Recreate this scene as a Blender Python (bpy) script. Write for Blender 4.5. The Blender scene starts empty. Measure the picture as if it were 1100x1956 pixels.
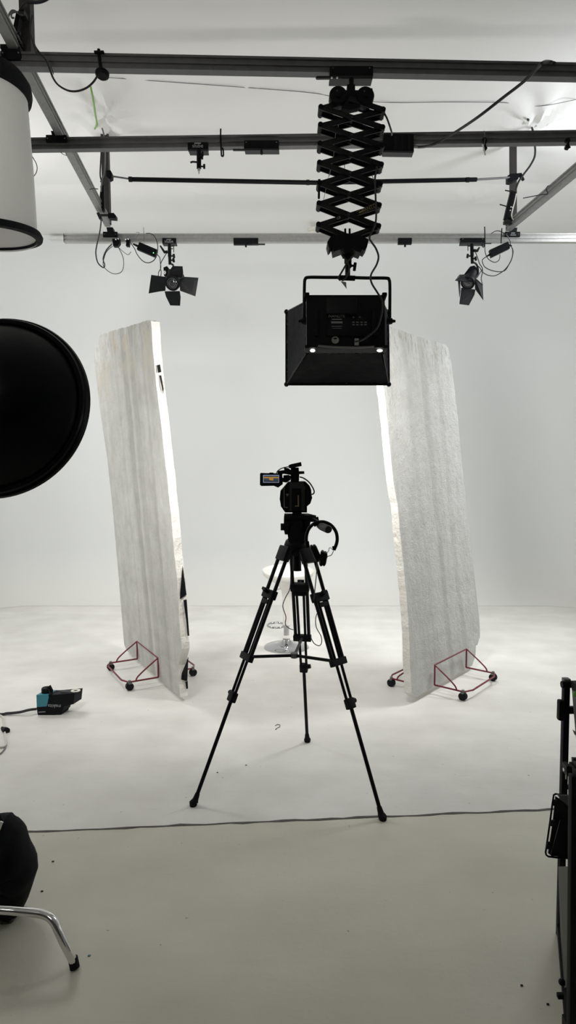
import bpy, bmesh, math, random
from mathutils import Vector as V, Matrix as M
random.seed(7)
C = bpy.context.scene.collection
PI = math.pi
# ---------------------------------------------------------------- camera model
F, H = 1200.0, 1.47
PITCH = math.atan(78/1200)
FW = V((0, math.cos(PITCH), -math.sin(PITCH))); UP = V((0, math.sin(PITCH), math.cos(PITCH)))
EYE = V((0, 0, H))
def ray(x, y): return V((1,0,0))*((x-550)/F) + FW - UP*((y-978)/F)
def P(x, y, D):
    d = ray(x, y); return EYE + d*(D/d.y)
def Z(x, y, z):
    d = ray(x, y); return EYE + d*((z-H)/d.z)
def G(x, y): return Z(x, y, 0)
def onplane(x, y, p, n):
    d = ray(x, y); return EYE + d*((p-EYE).dot(n)/d.dot(n))

cam = bpy.data.cameras.new('camera'); camo = bpy.data.objects.new('camera', cam); C.objects.link(camo)
cam.sensor_fit = 'VERTICAL'; cam.sensor_height = 36; cam.lens = F/1956*36
cam.clip_start = .02
camo.location = EYE; camo.rotation_euler = (PI/2-PITCH, 0, 0)
bpy.context.scene.camera = camo

# ---------------------------------------------------------------- materials
def mat(name, col, rough=.5, metal=0, var=.12, scale=18, bump=0, bscale=60, emit=None, spec=.5, trans=0):
    m = bpy.data.materials.new(name); m.use_nodes = True
    nt = m.node_tree; b = nt.nodes['Principled BSDF']
    tc = nt.nodes.new('ShaderNodeTexCoord')
    nz = nt.nodes.new('ShaderNodeTexNoise'); nz.inputs['Scale'].default_value = scale; nz.inputs['Detail'].default_value = 5
    nt.links.new(tc.outputs['Object'], nz.inputs['Vector'])
    mx = nt.nodes.new('ShaderNodeMix'); mx.data_type = 'RGBA'
    mx.inputs[6].default_value = (*[c*(1-var) for c in col], 1); mx.inputs[7].default_value = (*[min(1,c*(1+var)) for c in col], 1)
    nt.links.new(nz.outputs['Fac'], mx.inputs[0]); nt.links.new(mx.outputs[2], b.inputs['Base Color'])
    b.inputs['Roughness'].default_value = rough; b.inputs['Metallic'].default_value = metal
    b.inputs['Specular IOR Level'].default_value = spec
    if trans: b.inputs['Transmission Weight'].default_value = trans
    if bump:
        n2 = nt.nodes.new('ShaderNodeTexNoise'); n2.inputs['Scale'].default_value = bscale; n2.inputs['Detail'].default_value = 6
        nt.links.new(tc.outputs['Object'], n2.inputs['Vector'])
        bp = nt.nodes.new('ShaderNodeBump'); bp.inputs['Strength'].default_value = bump; bp.inputs['Distance'].default_value = .01
        nt.links.new(n2.outputs['Fac'], bp.inputs['Height']); nt.links.new(bp.outputs['Normal'], b.inputs['Normal'])
    if emit:
        b.inputs['Emission Color'].default_value = (*emit[:3], 1); b.inputs['Emission Strength'].default_value = emit[3]
    return m
K  = mat('black_plastic', (.0035,.004,.0055), .55, spec=.15)
KM = mat('black_metal', (.0055,.006,.0075), .45, .0, spec=.2)
KF = mat('black_fabric', (.006,.0065,.008), .85, bump=.4, bscale=40, spec=.2)
KS = mat('dark_grey_plastic', (.022,.023,.025), .5, spec=.3)
KG = mat('glossy_black_panel', (.005,.006,.009), .42, spec=.25)
CAB= mat('black_cable', (.012,.012,.014), .5)
CABG=mat('grey_cable', (.16,.16,.17), .5)
CABW=mat('white_cable', (.62,.60,.54), .5)
ALU= mat('aluminium', (.40,.40,.39), .42, .6, var=.2, scale=40)
ALUL=mat('grey_aluminium', (.24,.24,.235), .45, .5, var=.3, scale=30)
ALUD=mat('dull_aluminium', (.115,.115,.115), .5, .35, var=.22, scale=25)
CHR= mat('chrome', (.78,.78,.79), .08, 1, var=.03)
CHRS=mat('stool_chrome', (.50,.50,.51), .12, 1, var=.03)
STEEL=mat('bright_steel', (.75,.75,.75), .25, .9)
WOOD=mat('dark_post', (.028,.025,.023), .7, var=.4, scale=30)
WHF= mat('white_fabric', (.84,.835,.81), .9, var=.03, bump=.1)
WHP= mat('white_gloss_plastic', (.86,.84,.80), .15, var=.02)
RED= mat('red_paint', (.15,.010,.020), .4, var=.25, scale=60)
RUB= mat('black_rubber', (.009,.009,.010), .8, spec=.2)
TEAL=mat('teal_plastic', (.030,.20,.25), .45)
GLASS=mat('dark_lens_glass', (.02,.022,.025), .06, spec=.8)
LET= mat('pale_lettering', (.30,.31,.32), .6)
LETG=mat('gold_lettering', (.28,.23,.12), .6)
PAPER=mat('pale_sticker', (.30,.30,.28), .7)
GREENL=mat('green_led', (.1,.9,.2), .4, emit=(.15,1,.25,4))
GRIB=mat('green_ribbon', (.22,.42,.12), .6)
GRN= mat('green_skin', (.10,.28,.03), .4)
DIFF=mat('lit_diffuser', (.8,.8,.8), .9, emit=(1,.97,.92,5))
_n=DIFF.node_tree; _g=_n.nodes.new('ShaderNodeNewGeometry'); _m=_n.nodes.new('ShaderNodeMath'); _m.operation='MULTIPLY_ADD'; _m.inputs[1].default_value=-5; _m.inputs[2].default_value=5
_n.links.new(_g.outputs['Backfacing'], _m.inputs[0]); _n.links.new(_m.outputs[0], _n.nodes['Principled BSDF'].inputs['Emission Strength'])
SCRW=mat('screen_border', (.55,.58,.75), .5, emit=(.6,.65,.9,.35))
SCRO=mat('screen_orange', (.5,.25,.05), .5, emit=(.75,.36,.06,.35))
SCRB=mat('screen_blue', (.06,.10,.16), .4, emit=(.08,.14,.22,.25))
WEB= mat('khaki_rope', (.05,.045,.03), .8)
TAG= mat('dull_metal_tag', (.25,.25,.24), .5, .5)
GRYP=mat('grey_plastic', (.13,.13,.135), .45)
SENS=mat('ivory_plastic', (.66,.64,.58), .5)
BRASS=mat('brass', (.30,.24,.10), .4, .8)
DISH=mat('black_lacquer', (.0012,.0015,.003), .30, spec=.13)

# ---------------------------------------------------------------- mesh helpers
class B:
    def __init__(s): s.bm = bmesh.new()
    def box(s, c, size, rot=None, bev=0):
        r = bmesh.ops.create_cube(s.bm, size=1); vs = r['verts']
        mtx = M.Translation(V(c)) @ (rot.to_4x4() if rot else M()) @ M.Diagonal((*size, 1))
        bmesh.ops.transform(s.bm, matrix=mtx, verts=vs)
        if bev:
            es = list({e for v in vs for e in v.link_edges})
            bmesh.ops.bevel(s.bm, geom=es, offset=bev, segments=2, affect='EDGES', profile=.6)
        return s
    def ring(s, c, u, w, r, n): return [s.bm.verts.new(c + (u*math.cos(2*PI*i/n) + w*math.sin(2*PI*i/n))*r) for i in range(n)]
    def tube(s, pts, r, n=8, r2=None, cap=True):
        pts = [V(p) for p in pts]; N = len(pts); rs = r if isinstance(r, (list, tuple)) else [r + ((r2 if r2 is not None else r)-r)*i/max(1,N-1) for i in range(N)]
        t = (pts[1]-pts[0]).normalized(); u = t.orthogonal().normalized(); prev = None; first = None
        for i in range(N):
            if i == 0: t = (pts[1]-pts[0]).normalized()
            elif i == N-1: t = (pts[-1]-pts[-2]).normalized()
            else: t = ((pts[i+1]-pts[i]).normalized() + (pts[i]-pts[i-1]).normalized()).normalized()
            u = (u - t*u.dot(t)).normalized(); w = t.cross(u)
            rg = s.ring(pts[i], u, w, rs[i], n)
            if prev:
                for k in range(n): s.bm.faces.new((prev[k], prev[(k+1)%n], rg[(k+1)%n], rg[k]))
            else: first = rg
            prev = rg
        if cap: s.bm.faces.new(first[::-1]); s.bm.faces.new(prev)
        return s
    def cyl(s, a, b, r, r2=None, n=20): return s.tube([a, b], r, n, r2)
    def lathe(s, prof, origin, axis=(0,0,1), n=40):
        ax = V(axis).normalized(); u = ax.orthogonal().normalized(); w = ax.cross(u); o = V(origin); prev = None
        for r, h in prof:
            if r < 1e-6: rg = [s.bm.verts.new(o+ax*h)]
            else: rg = s.ring(o+ax*h, u, w, r, n)
            if prev:
                for k in range(n):
                    a = [prev[k%len(prev)], prev[(k+1)%len(prev)], rg[(k+1)%len(rg)], rg[k%len(rg)]]
                    q = list(dict.fromkeys(a))
                    if len(q) > 2:
                        try: s.bm.faces.new(q)
                        except ValueError: pass
            prev = rg
        return s
    def prism(s, pts, off):
        pts = [V(p) for p in pts]; off = V(off)
        a = [s.bm.verts.new(p) for p in pts]; b = [s.bm.verts.new(p+off) for p in pts]; n = len(a)
        s.bm.faces.new(a); s.bm.faces.new(b[::-1])
        for i in range(n): s.bm.faces.new((a[i], b[i], b[(i+1)%n], a[(i+1)%n]))
        return s
    def sweep(s, prof, a, b, side, up):
        a, b = V(a), V(b); A = [s.bm.verts.new(a + side*p[0] + up*p[1]) for p in prof]; Bv = [s.bm.verts.new(b + side*p[0] + up*p[1]) for p in prof]; n = len(prof)
        for i in range(n): s.bm.faces.new((A[i], A[(i+1)%n], Bv[(i+1)%n], Bv[i]))
        s.bm.faces.new(A[::-1]); s.bm.faces.new(Bv)
        return s
    def ball(s, c, r, sx=1, sy=1, sz=1, seg=16):
        bmesh.ops.create_uvsphere(s.bm, u_segments=seg, v_segments=seg//2+2, radius=r, matrix=M.Translation(V(c)) @ M.Diagonal((sx,sy,sz,1))); return s
ORG = {}
def obj(name, b, m, parent=None, smooth=True, local=False):
    bm = b.bm
    if parent is not None and not local and parent.name in ORG: bmesh.ops.translate(bm, vec=-ORG[parent.name], verts=bm.verts)
    bmesh.ops.recalc_face_normals(bm, faces=bm.faces)
    me = bpy.data.meshes.new(name); bm.to_mesh(me); bm.free()
    me.materials.append(m)
    if smooth:
        for p in me.polygons: p.use_smooth = True
        me.set_sharp_from_angle(angle=math.radians(38))
    o = bpy.data.objects.new(name, me); C.objects.link(o)
    if parent is not None:
        o.parent = parent; ORG[o.name] = ORG.get(parent.name, V()) if not local else V()
    return o
def tag(o, label, cat, group=None):
    o['label'] = label; o['category'] = cat
    if group: o['group'] = group
    return o
def thing(name, label, cat, loc, group=None):
    o = bpy.data.objects.new(name, None); C.objects.link(o); o.empty_display_size = .1
    o.location = V(loc); ORG[o.name] = V(loc)
    return tag(o, label, cat, group)
def whole(name, b, m, label, cat, group=None, smooth=True):
    # a one-mesh thing with its origin at its own centre
    vs = b.bm.verts; lo = V([min(v.co[i] for v in vs) for i in range(3)]); hi = V([max(v.co[i] for v in vs) for i in range(3)])
    c = V(((lo.x+hi.x)/2, (lo.y+hi.y)/2, lo.z)); bmesh.ops.translate(b.bm, vec=-c, verts=b.bm.verts)
    o = obj(name, b, m, None, smooth); o.location = c; ORG[o.name] = c
    return tag(o, label, cat, group)
def struct(name, b, m, smooth=False):
    o = obj(name, b, m, None, smooth); o['kind'] = 'structure'; return o
def spline(pts, sub=6):
    pts = [V(p) for p in pts]; out = []
    for i in range(len(pts)-1):
        p0 = pts[max(i-1,0)]; p1 = pts[i]; p2 = pts[i+1]; p3 = pts[min(i+2,len(pts)-1)]
        for k in range(sub):
            t = k/sub
            out.append(.5*((2*p1)+(p2-p0)*t+(2*p0-5*p1+4*p2-p3)*t*t+(3*p1-p0-3*p2+p3)*t**3))
    return out+[pts[-1]]
def px(pts, D): return [P(x, y, D) for x, y in pts]
def wire(name, pts, r, m, label, cat='cable', group=None):
    return whole(name, B().tube(spline(pts), r, 6), m, label, cat, group)
def text(body, size, loc, m, parent, right=V((1,0,0)), up=V((0,0,1)), name='lettering', bold=0):
    cu = bpy.data.curves.new(name, 'FONT'); cu.body = body; cu.size = size; cu.align_x = 'CENTER'; cu.align_y = 'CENTER'; cu.extrude = .0003; cu.offset = bold
    t = bpy.data.objects.new('tmp', cu); C.objects.link(t)
    dg = bpy.context.evaluated_depsgraph_get(); dg.update()
    me = bpy.data.meshes.new_from_object(t.evaluated_get(dg)); bpy.data.objects.remove(t)
    right = right.normalized(); up = up.normalized(); nn = right.cross(up)
    R = M((right, up, nn)).transposed().to_4x4()
    me.transform(M.Translation(V(loc)-ORG.get(parent.name, V())) @ R)
    me.materials.clear(); me.materials.append(m)
    o = bpy.data.objects.new(name, me); C.objects.link(o); o.parent = parent; ORG[o.name] = ORG.get(parent.name, V())
    return o

# ---------------------------------------------------------------- room
YW, ZC, XW, RC = 7.34, 4.15, 3.95, .55
def nodes_of(m): return m.node_tree.nodes, m.node_tree.links
def cyc_material(name, base, dirty):
    m = mat(name, base, .75, var=.03, scale=1.3)
    return m
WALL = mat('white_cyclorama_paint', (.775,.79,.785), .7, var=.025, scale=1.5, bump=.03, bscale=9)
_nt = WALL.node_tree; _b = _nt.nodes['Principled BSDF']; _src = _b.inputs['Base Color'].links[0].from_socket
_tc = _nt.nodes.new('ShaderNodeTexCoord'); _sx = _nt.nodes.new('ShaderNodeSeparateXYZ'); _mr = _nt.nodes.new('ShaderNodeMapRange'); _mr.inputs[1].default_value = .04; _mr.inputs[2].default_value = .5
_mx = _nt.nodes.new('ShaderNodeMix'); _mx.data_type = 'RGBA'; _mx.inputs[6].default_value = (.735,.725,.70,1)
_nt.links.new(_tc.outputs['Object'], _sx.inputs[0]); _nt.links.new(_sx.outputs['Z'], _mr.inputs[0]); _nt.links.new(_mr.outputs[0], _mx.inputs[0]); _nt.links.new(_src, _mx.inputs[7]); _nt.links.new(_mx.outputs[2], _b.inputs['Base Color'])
CEIL = mat('white_ceiling_film', (.78,.775,.765), .55, var=.02, scale=2)
REARW= mat('grey_rear_wall', (.16,.155,.15), .8)
# floor: white studio paint beyond the joint, worn grey paint in front of it
FL = bpy.data.materials.new('painted_concrete_floor'); FL.use_nodes = True
nt = FL.node_tree; nb = nt.nodes['Principled BSDF']
tc = nt.nodes.new('ShaderNodeTexCoord')
def noise(sc, det=6, vec=None, rough=.55):
    n = nt.nodes.new('ShaderNodeTexNoise'); n.inputs['Scale'].default_value = sc; n.inputs['Detail'].default_value = det; n.inputs['Roughness'].default_value = rough
    nt.links.new(vec or tc.outputs['Object'], n.inputs['Vector']); return n.outputs['Fac']
def ramp(src, a, b, ca, cb):
    r = nt.nodes.new('ShaderNodeValToRGB'); r.color_ramp.elements[0].position = a; r.color_ramp.elements[1].position = b
    r.color_ramp.elements[0].color = (*ca, 1); r.color_ramp.elements[1].color = (*cb, 1); nt.links.new(src, r.inputs['Fac']); return r.outputs['Color']
def mixc(f, a, b, mode='MIX'):
    n = nt.nodes.new('ShaderNodeMix'); n.data_type = 'RGBA'; n.blend_type = mode
    for i, v in ((0, f), (6, a), (7, b)):
        if hasattr(v, 'is_output'): nt.links.new(v, n.inputs[i])
        else: n.inputs[i].default_value = v if i == 0 else (*v, 1)
    return n.outputs[2]
def math_(op, a, b):
    n = nt.nodes.new('ShaderNodeMath'); n.operation = op
    for i, v in enumerate((a, b)):
        if hasattr(v, 'is_output'): nt.links.new(v, n.inputs[i])
        else: n.inputs[i].default_value = v
    return n.outputs[0]
sp = nt.nodes.new('ShaderNodeSeparateXYZ'); nt.links.new(tc.outputs['Object'], sp.inputs[0])
SA, SB = G(40, 1590), G(1050, 1547)
slope = (SB.y-SA.y)/(SB.x-SA.x)
dline = math_('SUBTRACT', sp.outputs['Y'], math_('MULTIPLY_ADD', sp.outputs['X'], slope))
dline.node.inputs[1].links[0].from_node.inputs[2].default_value = SA.y-slope*SA.x
beyond = ramp(dline, .0, .004, (0,0,0), (1,1,1))
mp = nt.nodes.new('ShaderNodeMapping'); mp.inputs['Scale'].default_value = (1, 3.2, 1); nt.links.new(tc.outputs['Object'], mp.inputs['Vector'])
wear = ramp(noise(1.1, 8, mp.outputs[0]), .3, .7, (.90,.90,.90), (1,1,1))
colA = mixc(1.0, ramp(noise(3, 9), .35, .68, (.715,.70,.66), (.815,.80,.765)), wear, 'MULTIPLY')
colB = mixc(1.0, ramp(noise(2.2, 9), .3, .7, (.60,.58,.485), (.67,.65,.555)), wear, 'MULTIPLY')
base = mixc(beyond, colB, colA)
speck = ramp(noise(34, 3), .725, .745, (0,0,0), (1,1,1))
base = mixc(math_('MULTIPLY', speck, .55), base, (.16,.15,.13))
mp2 = nt.nodes.new('ShaderNodeMapping'); mp2.inputs['Scale'].default_value = (3, 22, 1); mp2.inputs['Rotation'].default_value = (0,0,.06); nt.links.new(tc.outputs['Object'], mp2.inputs['Vector'])
scuff = ramp(noise(1.3, 7, mp2.outputs[0]), .62, .8, (0,0,0), (1,1,1))
base = mixc(math_('MULTIPLY', scuff, .22), base, (.42,.41,.38))
nt.links.new(base, nb.inputs['Base Color'])
rr = ramp(noise(5, 6), .3, .7, (.36,.36,.36), (.55,.55,.55)); nt.links.new(rr, nb.inputs['Roughness'])
nb.inputs['Specular IOR Level'].default_value = .4
bp = nt.nodes.new('ShaderNodeBump'); bp.inputs['Strength'].default_value = .12; bp.inputs['Distance'].default_value = .006
nt.links.new(noise(55, 6), bp.inputs['Height']); nt.links.new(bp.outputs['Normal'], nb.inputs['Normal'])

b = B()
vs = [b.bm.verts.new(p) for p in ((-XW,-3,0),(XW,-3,0),(XW,YW,0),(-XW,YW,0))]; b.bm.faces.new(vs)
struct('floor', b, FL)
# cyclorama: floor curves up into the wall, corners rounded in plan
def cyc(path):
    b = B(); rows = []
    prof = [(RC-RC*math.sin(a), RC-RC*math.cos(a)+.0015) for a in [PI/2*i/12 for i in range(13)]] + [(0, z) for z in (1, 2, 3, ZC+.03)]
    for (p, n) in path: rows.append([b.bm.verts.new(V((p[0]+n[0]*d, p[1]+n[1]*d, z))) for d, z in prof])
    for r, q in zip(rows, rows[1:]):
        for i in range(len(prof)-1): b.bm.faces.new((r[i], q[i], q[i+1], r[i+1]))
    return b
R2 = 1.25
cor = lambda sx: [((sx*(XW-R2+R2*math.sin(a)), YW-R2+R2*math.cos(a)), (-sx*math.sin(a), -math.cos(a))) for a in [PI/2*i/12 for i in range(13)]]
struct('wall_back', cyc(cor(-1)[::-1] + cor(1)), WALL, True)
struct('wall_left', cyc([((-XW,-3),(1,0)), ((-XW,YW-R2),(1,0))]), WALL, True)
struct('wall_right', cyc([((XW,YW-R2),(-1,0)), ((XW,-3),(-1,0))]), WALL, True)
b = B(); b.box((0,-3.03,ZC/2), (2*XW,.06,ZC)); struct('wall_front', b, REARW)
# ceiling film, sagging between purlins and gathered round the posts
pinch = [(Z(200,195,ZC), .22, .10), (Z(198,243,ZC), .16, .10), (Z(482,172,ZC), .09, .03), (Z(755,200,ZC), .10, .03), (Z(1012,222,ZC), .24, .12), (Z(385,362,ZC), .12, .035), (Z(888,376,ZC), .15, .04), (Z(655,150,ZC),.3,.02)]
purl = [(Z(205,150,ZC), Z(1100,186,ZC)), (Z(230,352,ZC), Z(1100,350,ZC))]
def ceil_h(x, y):
    z = 0
    ds = []
    for a, c in purl:
        yl = a.y + (x-a.x)*(c.y-a.y)/(c.x-a.x); ds.append(abs(y-yl))
    z -= .05*(1-math.exp(-min(ds)*2.2))
    for p, w, h in pinch:
        dx, dy = x-p.x, y-p.y; r = math.hypot(dx, dy); a = math.atan2(dy, dx)
        z += -h*math.exp(-(r/w)**2)*.6 + .022*h/.1*math.exp(-(r/(w*1.9))**2)*math.sin(a*7+r*9)*min(1, r/.06)
    z += .010*math.sin(x*1.7+y*.6)*math.sin(y*2.3-x*.4)
    return z
b = B(); nx, ny = 220, 200; grid = []
for j in range(ny+1):
    y = (-3+4.6*j/40) if j <= 40 else 1.6+(YW+.02-1.6)*(j-40)/(ny-40)
    grid.append([b.bm.verts.new((-XW+2*XW*i/nx, y, ZC+ceil_h(-XW+2*XW*i/nx, y)*min(1, max(0,(YW-y)/.5)))) for i in range(nx+1)])
for j in range(ny):
    for i in range(nx): b.bm.faces.new((grid[j][i], grid[j+1][i], grid[j+1][i+1], grid[j][i+1]))
ceil_o = struct('ceiling', b, CEIL, True)
# thin cord along the ceiling film
def onceil(x, y):
    p = Z(x, y, ZC)
    for _ in range(6): p = Z(x, y, ZC+ceil_h(p.x, p.y)-.006)
    return p
pts = [onceil(x, y) for x, y in ((205,148),(300,155),(480,168),(600,178),(660,190),(750,196),(850,195),(960,196),(1010,202),(1045,201),(1100,190))]
obj('seam_cord', B().tube(spline(pts), .0022, 6), CABG, ceil_o)['label'] = 'thin dark cord along the film seam'
# ledge where film meets wall
b = B(); b.box((0, YW-.03, ZC-.045), (2*(XW-R2), .05, .03)); struct('trim_1', b, mat('off_white_trim', (.72,.72,.70), .7))
# floor joint
b = B(); top = []; bot = []
n = 160
for i in range(n+1):
    t = -1.4 + 3.8*i/n; p = SA + (SB-SA)*t
    j = random.uniform(-.0035,.0035); w = random.uniform(.0045,.011)
    top.append(b.bm.verts.new((p.x, p.y+j+w, .0012))); bot.append(b.bm.verts.new((p.x, p.y+j-w*.6, .0012)))
for i in range(n): b.bm.faces.new((bot[i], bot[i+1], top[i+1], top[i]))
struct('trim_2', b, mat('dark_floor_joint', (.09,.085,.075), .9, var=.5, scale=40))

# ---------------------------------------------------------------- ceiling rails
ZT = 3.36; RH = .065; RW = .042
PROF = [(0,0),(RW,0),(RW,RH),(0,RH),(0,.055),(.007,.053),(.007,.036),(0,.034),(0,.027),(.006,.025),(.006,.012),(0,.010)]
def rail(name, A, Bp, label, m, ext=(0,0)):
    d = (Bp-A).normalized(); A = A-d*ext[0]; Bp = Bp+d*ext[1]
    side = V((0,0,1)).cross(d).normalized()
    if side.y < 0 and abs(d.x) > abs(d.y): side = -side
    c = V(((A.x+Bp.x)/2, (A.y+Bp.y)/2, A.z-RH))
    t = thing(name, label, 'rail', c, 'aluminium ceiling rails')
    obj('rail_profile', B().sweep(PROF, A-V((0,0,RH)), Bp-V((0,0,RH)), side, V((0,0,1))), m, t, False)
    for e, s in ((A, -1), (Bp, 1)):
        obj('end_cap', B().box(e + side*RW/2 - V((0,0,RH/2)) + d*s*.002, (.004,RW,RH), M((d, side, V((0,0,1)))).transposed()), KS, t)
    return (A, side)
r1 = rail('ceiling_rail', Z(40,98,ZT), Z(1100,119,ZT), 'dark cross rail nearest the camera, carrying the scissor pantograph', ALUD, (.5,2.0))
r2 = rail('ceiling_rail', Z(56,262.5,ZT), Z(1100,248,ZT), 'middle cross rail with small clamps and power box along it', ALUD, (.5,1.7))
r3 = rail('ceiling_rail', Z(122,446,ZT), Z(1100,445.6,ZT), 'farthest cross rail, holding the two spotlights with barn doors', ALU, (0,.8))
def onrail(r, x, y, out=.012):
    p = onplane(x, y, r[0]-r[1]*out, r[1]); return p
ZL = ZT+.003
def lrail(x0,y0,x1,y1,label, inner, ext):
    A = Z(x0,y0,ZL); Bp = Z(x1,y1,ZL)
    d = (Bp-A).normalized(); A = A-d*ext; side = V((0,0,1)).cross(d); side = side if side.x*inner > 0 else -side
    t = thing('ceiling_rail', label, 'rail', V(((A.x+Bp.x)/2,(A.y+Bp.y)/2,ZL)), 'aluminium ceiling rails')
    obj('rail_profile', B().sweep([(-p[0], p[1]) for p in PROF], A, Bp, side, V((0,0,1))), ALUL, t, False)
    obj('end_cap', B().box(Bp - side*RW/2 + V((0,0,RH/2)) + d*.002, (RW,.004,RH), M((side, d, V((0,0,1)))).transposed()), KS, t)
    return A, Bp, d, side
lA = lrail(56,135,211,433,'left lengthwise rail sloping from the white drum lamp to the far rail', 1, 1.2)
lB = lrail(1100,329,966,441,'right lengthwise rail coming in from the right edge above the far rail', -1, 1.6)

# posts from the ceiling
def post(x0, y0, x1, y1, D, w, label, m, extra=None):
    a = P(x1, y1, D); top = ZC-.02
    t = P(x0, y0, D); t = t + (t-a)*((top-t.z)/(t.z-a.z)) if abs(t.z-a.z) > .01 else t
    b = B(); d = (t-a).normalized(); xx = V((1,0,0))
    b.prism([a+V((-w/2,0,0)), a+V((w/2,0,0)), a+V((w/2,w,0)), a+V((-w/2,w,0))], t-a)
    return whole('ceiling_post', b, m, label, 'post', 'posts holding up the rail grid', False)
post(198.5,250,203,425,Z(198,240,4.12).y,.052,'dark ceiling post behind the left lengthwise rail, cables tied to it', WOOD)
post(981.5,275,982,426,Z(981,262,4.13).y,.045,'dark ceiling post standing at the right lengthwise rail end', WOOD)
post(46,0,49,104,3.02,.050,'dark ceiling post at the top left corner beside tangled cables', WOOD)
# cables running on left post
wire('post_cable', [P(195,245,4.75),P(199,262,4.75),P(201,300,4.75),P(199,330,4.75),P(195,342,4.75),P(194,360,4.74)], .006, CABG, 'grey cable running down the left rear ceiling post')
wire('post_cable', [P(193.5,288,4.74),P(192,315,4.74),P(191.5,335,4.74),P(194,350,4.74),P(192,372,4.74),P(191,385,4.72)], .006, CAB, 'black cable hanging along left side of the left rear ceiling post')

# ---------------------------------------------------------------- rail carriages
def carriage(name, label, poly, r, parts=(), dep=.03, m=K, group='black carriages clamped on the rails'):
    c = onrail(r, sum(p[0] for p in poly)/len(poly), sum(p[1] for p in poly)/len(poly))
    t = thing(name, label, 'carriage', c, group)
    obj('carriage_body', B().prism([onrail(r, *p) for p in poly], r[1]*dep), m, t, False)
    return t
def rect(x0,y0,x1,y1): return [(x0,y0),(x1,y0),(x1,y1),(x0,y1)]
def onr_cyl(t, name, r, a, c, rad, m=KM, out=0, n=10): return obj(name, B().cyl(onrail(r,*a,out), onrail(r,*c,out), rad, n=n), m, t)
# 1 pantograph carriage
t = carriage('rail_carriage', 'long black carriage on the nearest rail above the pantograph', rect(630,126,712.5,145), r1)
obj('under_plate', B().prism([onrail(r1,*p,.016) for p in rect(630,144.5,711.5,150.5)], r1[1]*.055), KS, t, False)
obj('brake_lever', B().prism([onrail(r1,*p,.02) for p in ((603,147),(605,145.2),(652,144.8),(652,149),(605,149.6))], r1[1]*.012), KS, t, False)
for x in (636, 706): obj('screw', B().cyl(onrail(r1,x,129.5,.012), onrail(r1,x,129.5,.014), .003, n=10), GRYP, t)
for x in (633.5, 644): obj('bolt', B().ball(onrail(r1,x,148.6,.022), .0045), STEEL, t)
# 2 carriage with spigot on middle rail
t = carriage('rail_carriage', 'black carriage on the middle rail with a downward spigot and pale lettering', rect(358.5,272,397,285.5), r2)
obj('under_plate', B().prism([onrail(r2,*p,.016) for p in rect(360,285,396.5,288.5)], r2[1]*.05), KS, t, False)
obj('spigot_tube', B().cyl(P(379.7,286,3.5), P(380,322,3.5), .0125, n=14), K, t)
obj('spigot_pin', B().cyl(P(380,321,3.5), P(380,327,3.5), .008, n=12).cyl(P(380,326.5,3.5), P(380,332.5,3.5), .005, .003, 10), STEEL, t)
obj('lever', B().tube(px(((378,310),(368,309),(363.5,310.5)),3.49), .005, 8), KM, t)
for y,x in ((294,388),(300,387),(318,391)):
    k = obj('knob', B().cyl(P(382,y,3.49), P(x,y,3.49), .004).cyl(P(x-1,y-4,3.49), P(x-1,y+4,3.49), .006, n=10), KM, t)
text('slube', .030, onrail(r2,377.5,278.5,.0135), LET, t)
obj('lettering_bar', B().box(onrail(r2,377.5,273.5,.0135), (.036,.0006,.006)), LET, t)
# 3 carriage with lever on middle rail
t = carriage('rail_carriage', 'empty black carriage with a long brake lever on the middle rail', rect(466,268,532.5,284), r2)
obj('under_plate', B().prism([onrail(r2,*p,.016) for p in rect(467,283.5,533,286.5)], r2[1]*.05), KS, t, False)
obj('brake_lever', B().prism([onrail(r2,*p,.02) for p in rect(445,284.2,497,287.2)], r2[1]*.01), KS, t, False)
obj('stud', B().cyl(P(499.5,285,3.51), P(499.7,292,3.51), .008, n=12).ball(P(499.7,292.5,3.51), .009), KM, t)
for x in (470, 528): obj('screw', B().cyl(onrail(r2,x,271.5,.012), onrail(r2,x,271.5,.014), .003, n=10), GRYP, t)
# 4,5 empty carriages on far rail
t = carriage('rail_carriage', 'black carriage on the far rail between left spotlight and pantograph', rect(446,454.5,493,466.5), r3)
obj('stud', B().cyl(onrail(r3,469.5,466,-.005), onrail(r3,469.7,472,-.005), .008, n=12), KM, t)
obj('brake_lever', B().prism([onrail(r3,*p,.016) for p in rect(480,465.4,506,467.6)], r3[1]*.01), KS, t, False)
t = carriage('rail_carriage', 'small black carriage on the far rail right of the pantograph', rect(760.5,454.5,786.5,465.5), r3)
obj('stud', B().cyl(onrail(r3,773.5,465,-.005), onrail(r3,773.5,471.5,-.005), .008, n=12), KM, t)
# 6,7 spotlight carriages
def spot_carriage(label, body, stem, knobs, lever, extra=None, letter=None):
    t = carriage('rail_carriage', label, rect(*body), r3)
    D = 4.98
    obj('under_plate', B().prism([onrail(r3,*p,.018) for p in rect(body[0]+.5,body[3]-.5,body[2]+.8,body[3]+2.2)], r3[1]*.05), KS, t, False)
    (x0,y0,x1,y1) = stem
    obj('spigot_tube', B().cyl(P(x0,y0,D), P((x0+x1)/2,(y0+y1)/2+5,D), .0135, n=14).cyl(P((x0+x1)/2,(y0+y1)/2+5,D), P(x1,y1,D), .0115, n=14), K, t)
    for a, kx, y in knobs:
        obj('knob', B().cyl(P(a,y,D-.01), P(kx,y,D-.01), .006, n=10).cyl(P(kx,y-3.6,D-.01), P(kx+(1 if kx>a else -1),y+3.6,D-.01), .009, n=10), KM, t)
    if lever: obj('lever', B().tube(px(lever, D-.01), [.012,.011,.006][:len(lever)], 10), KM, t)
    return t
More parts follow.
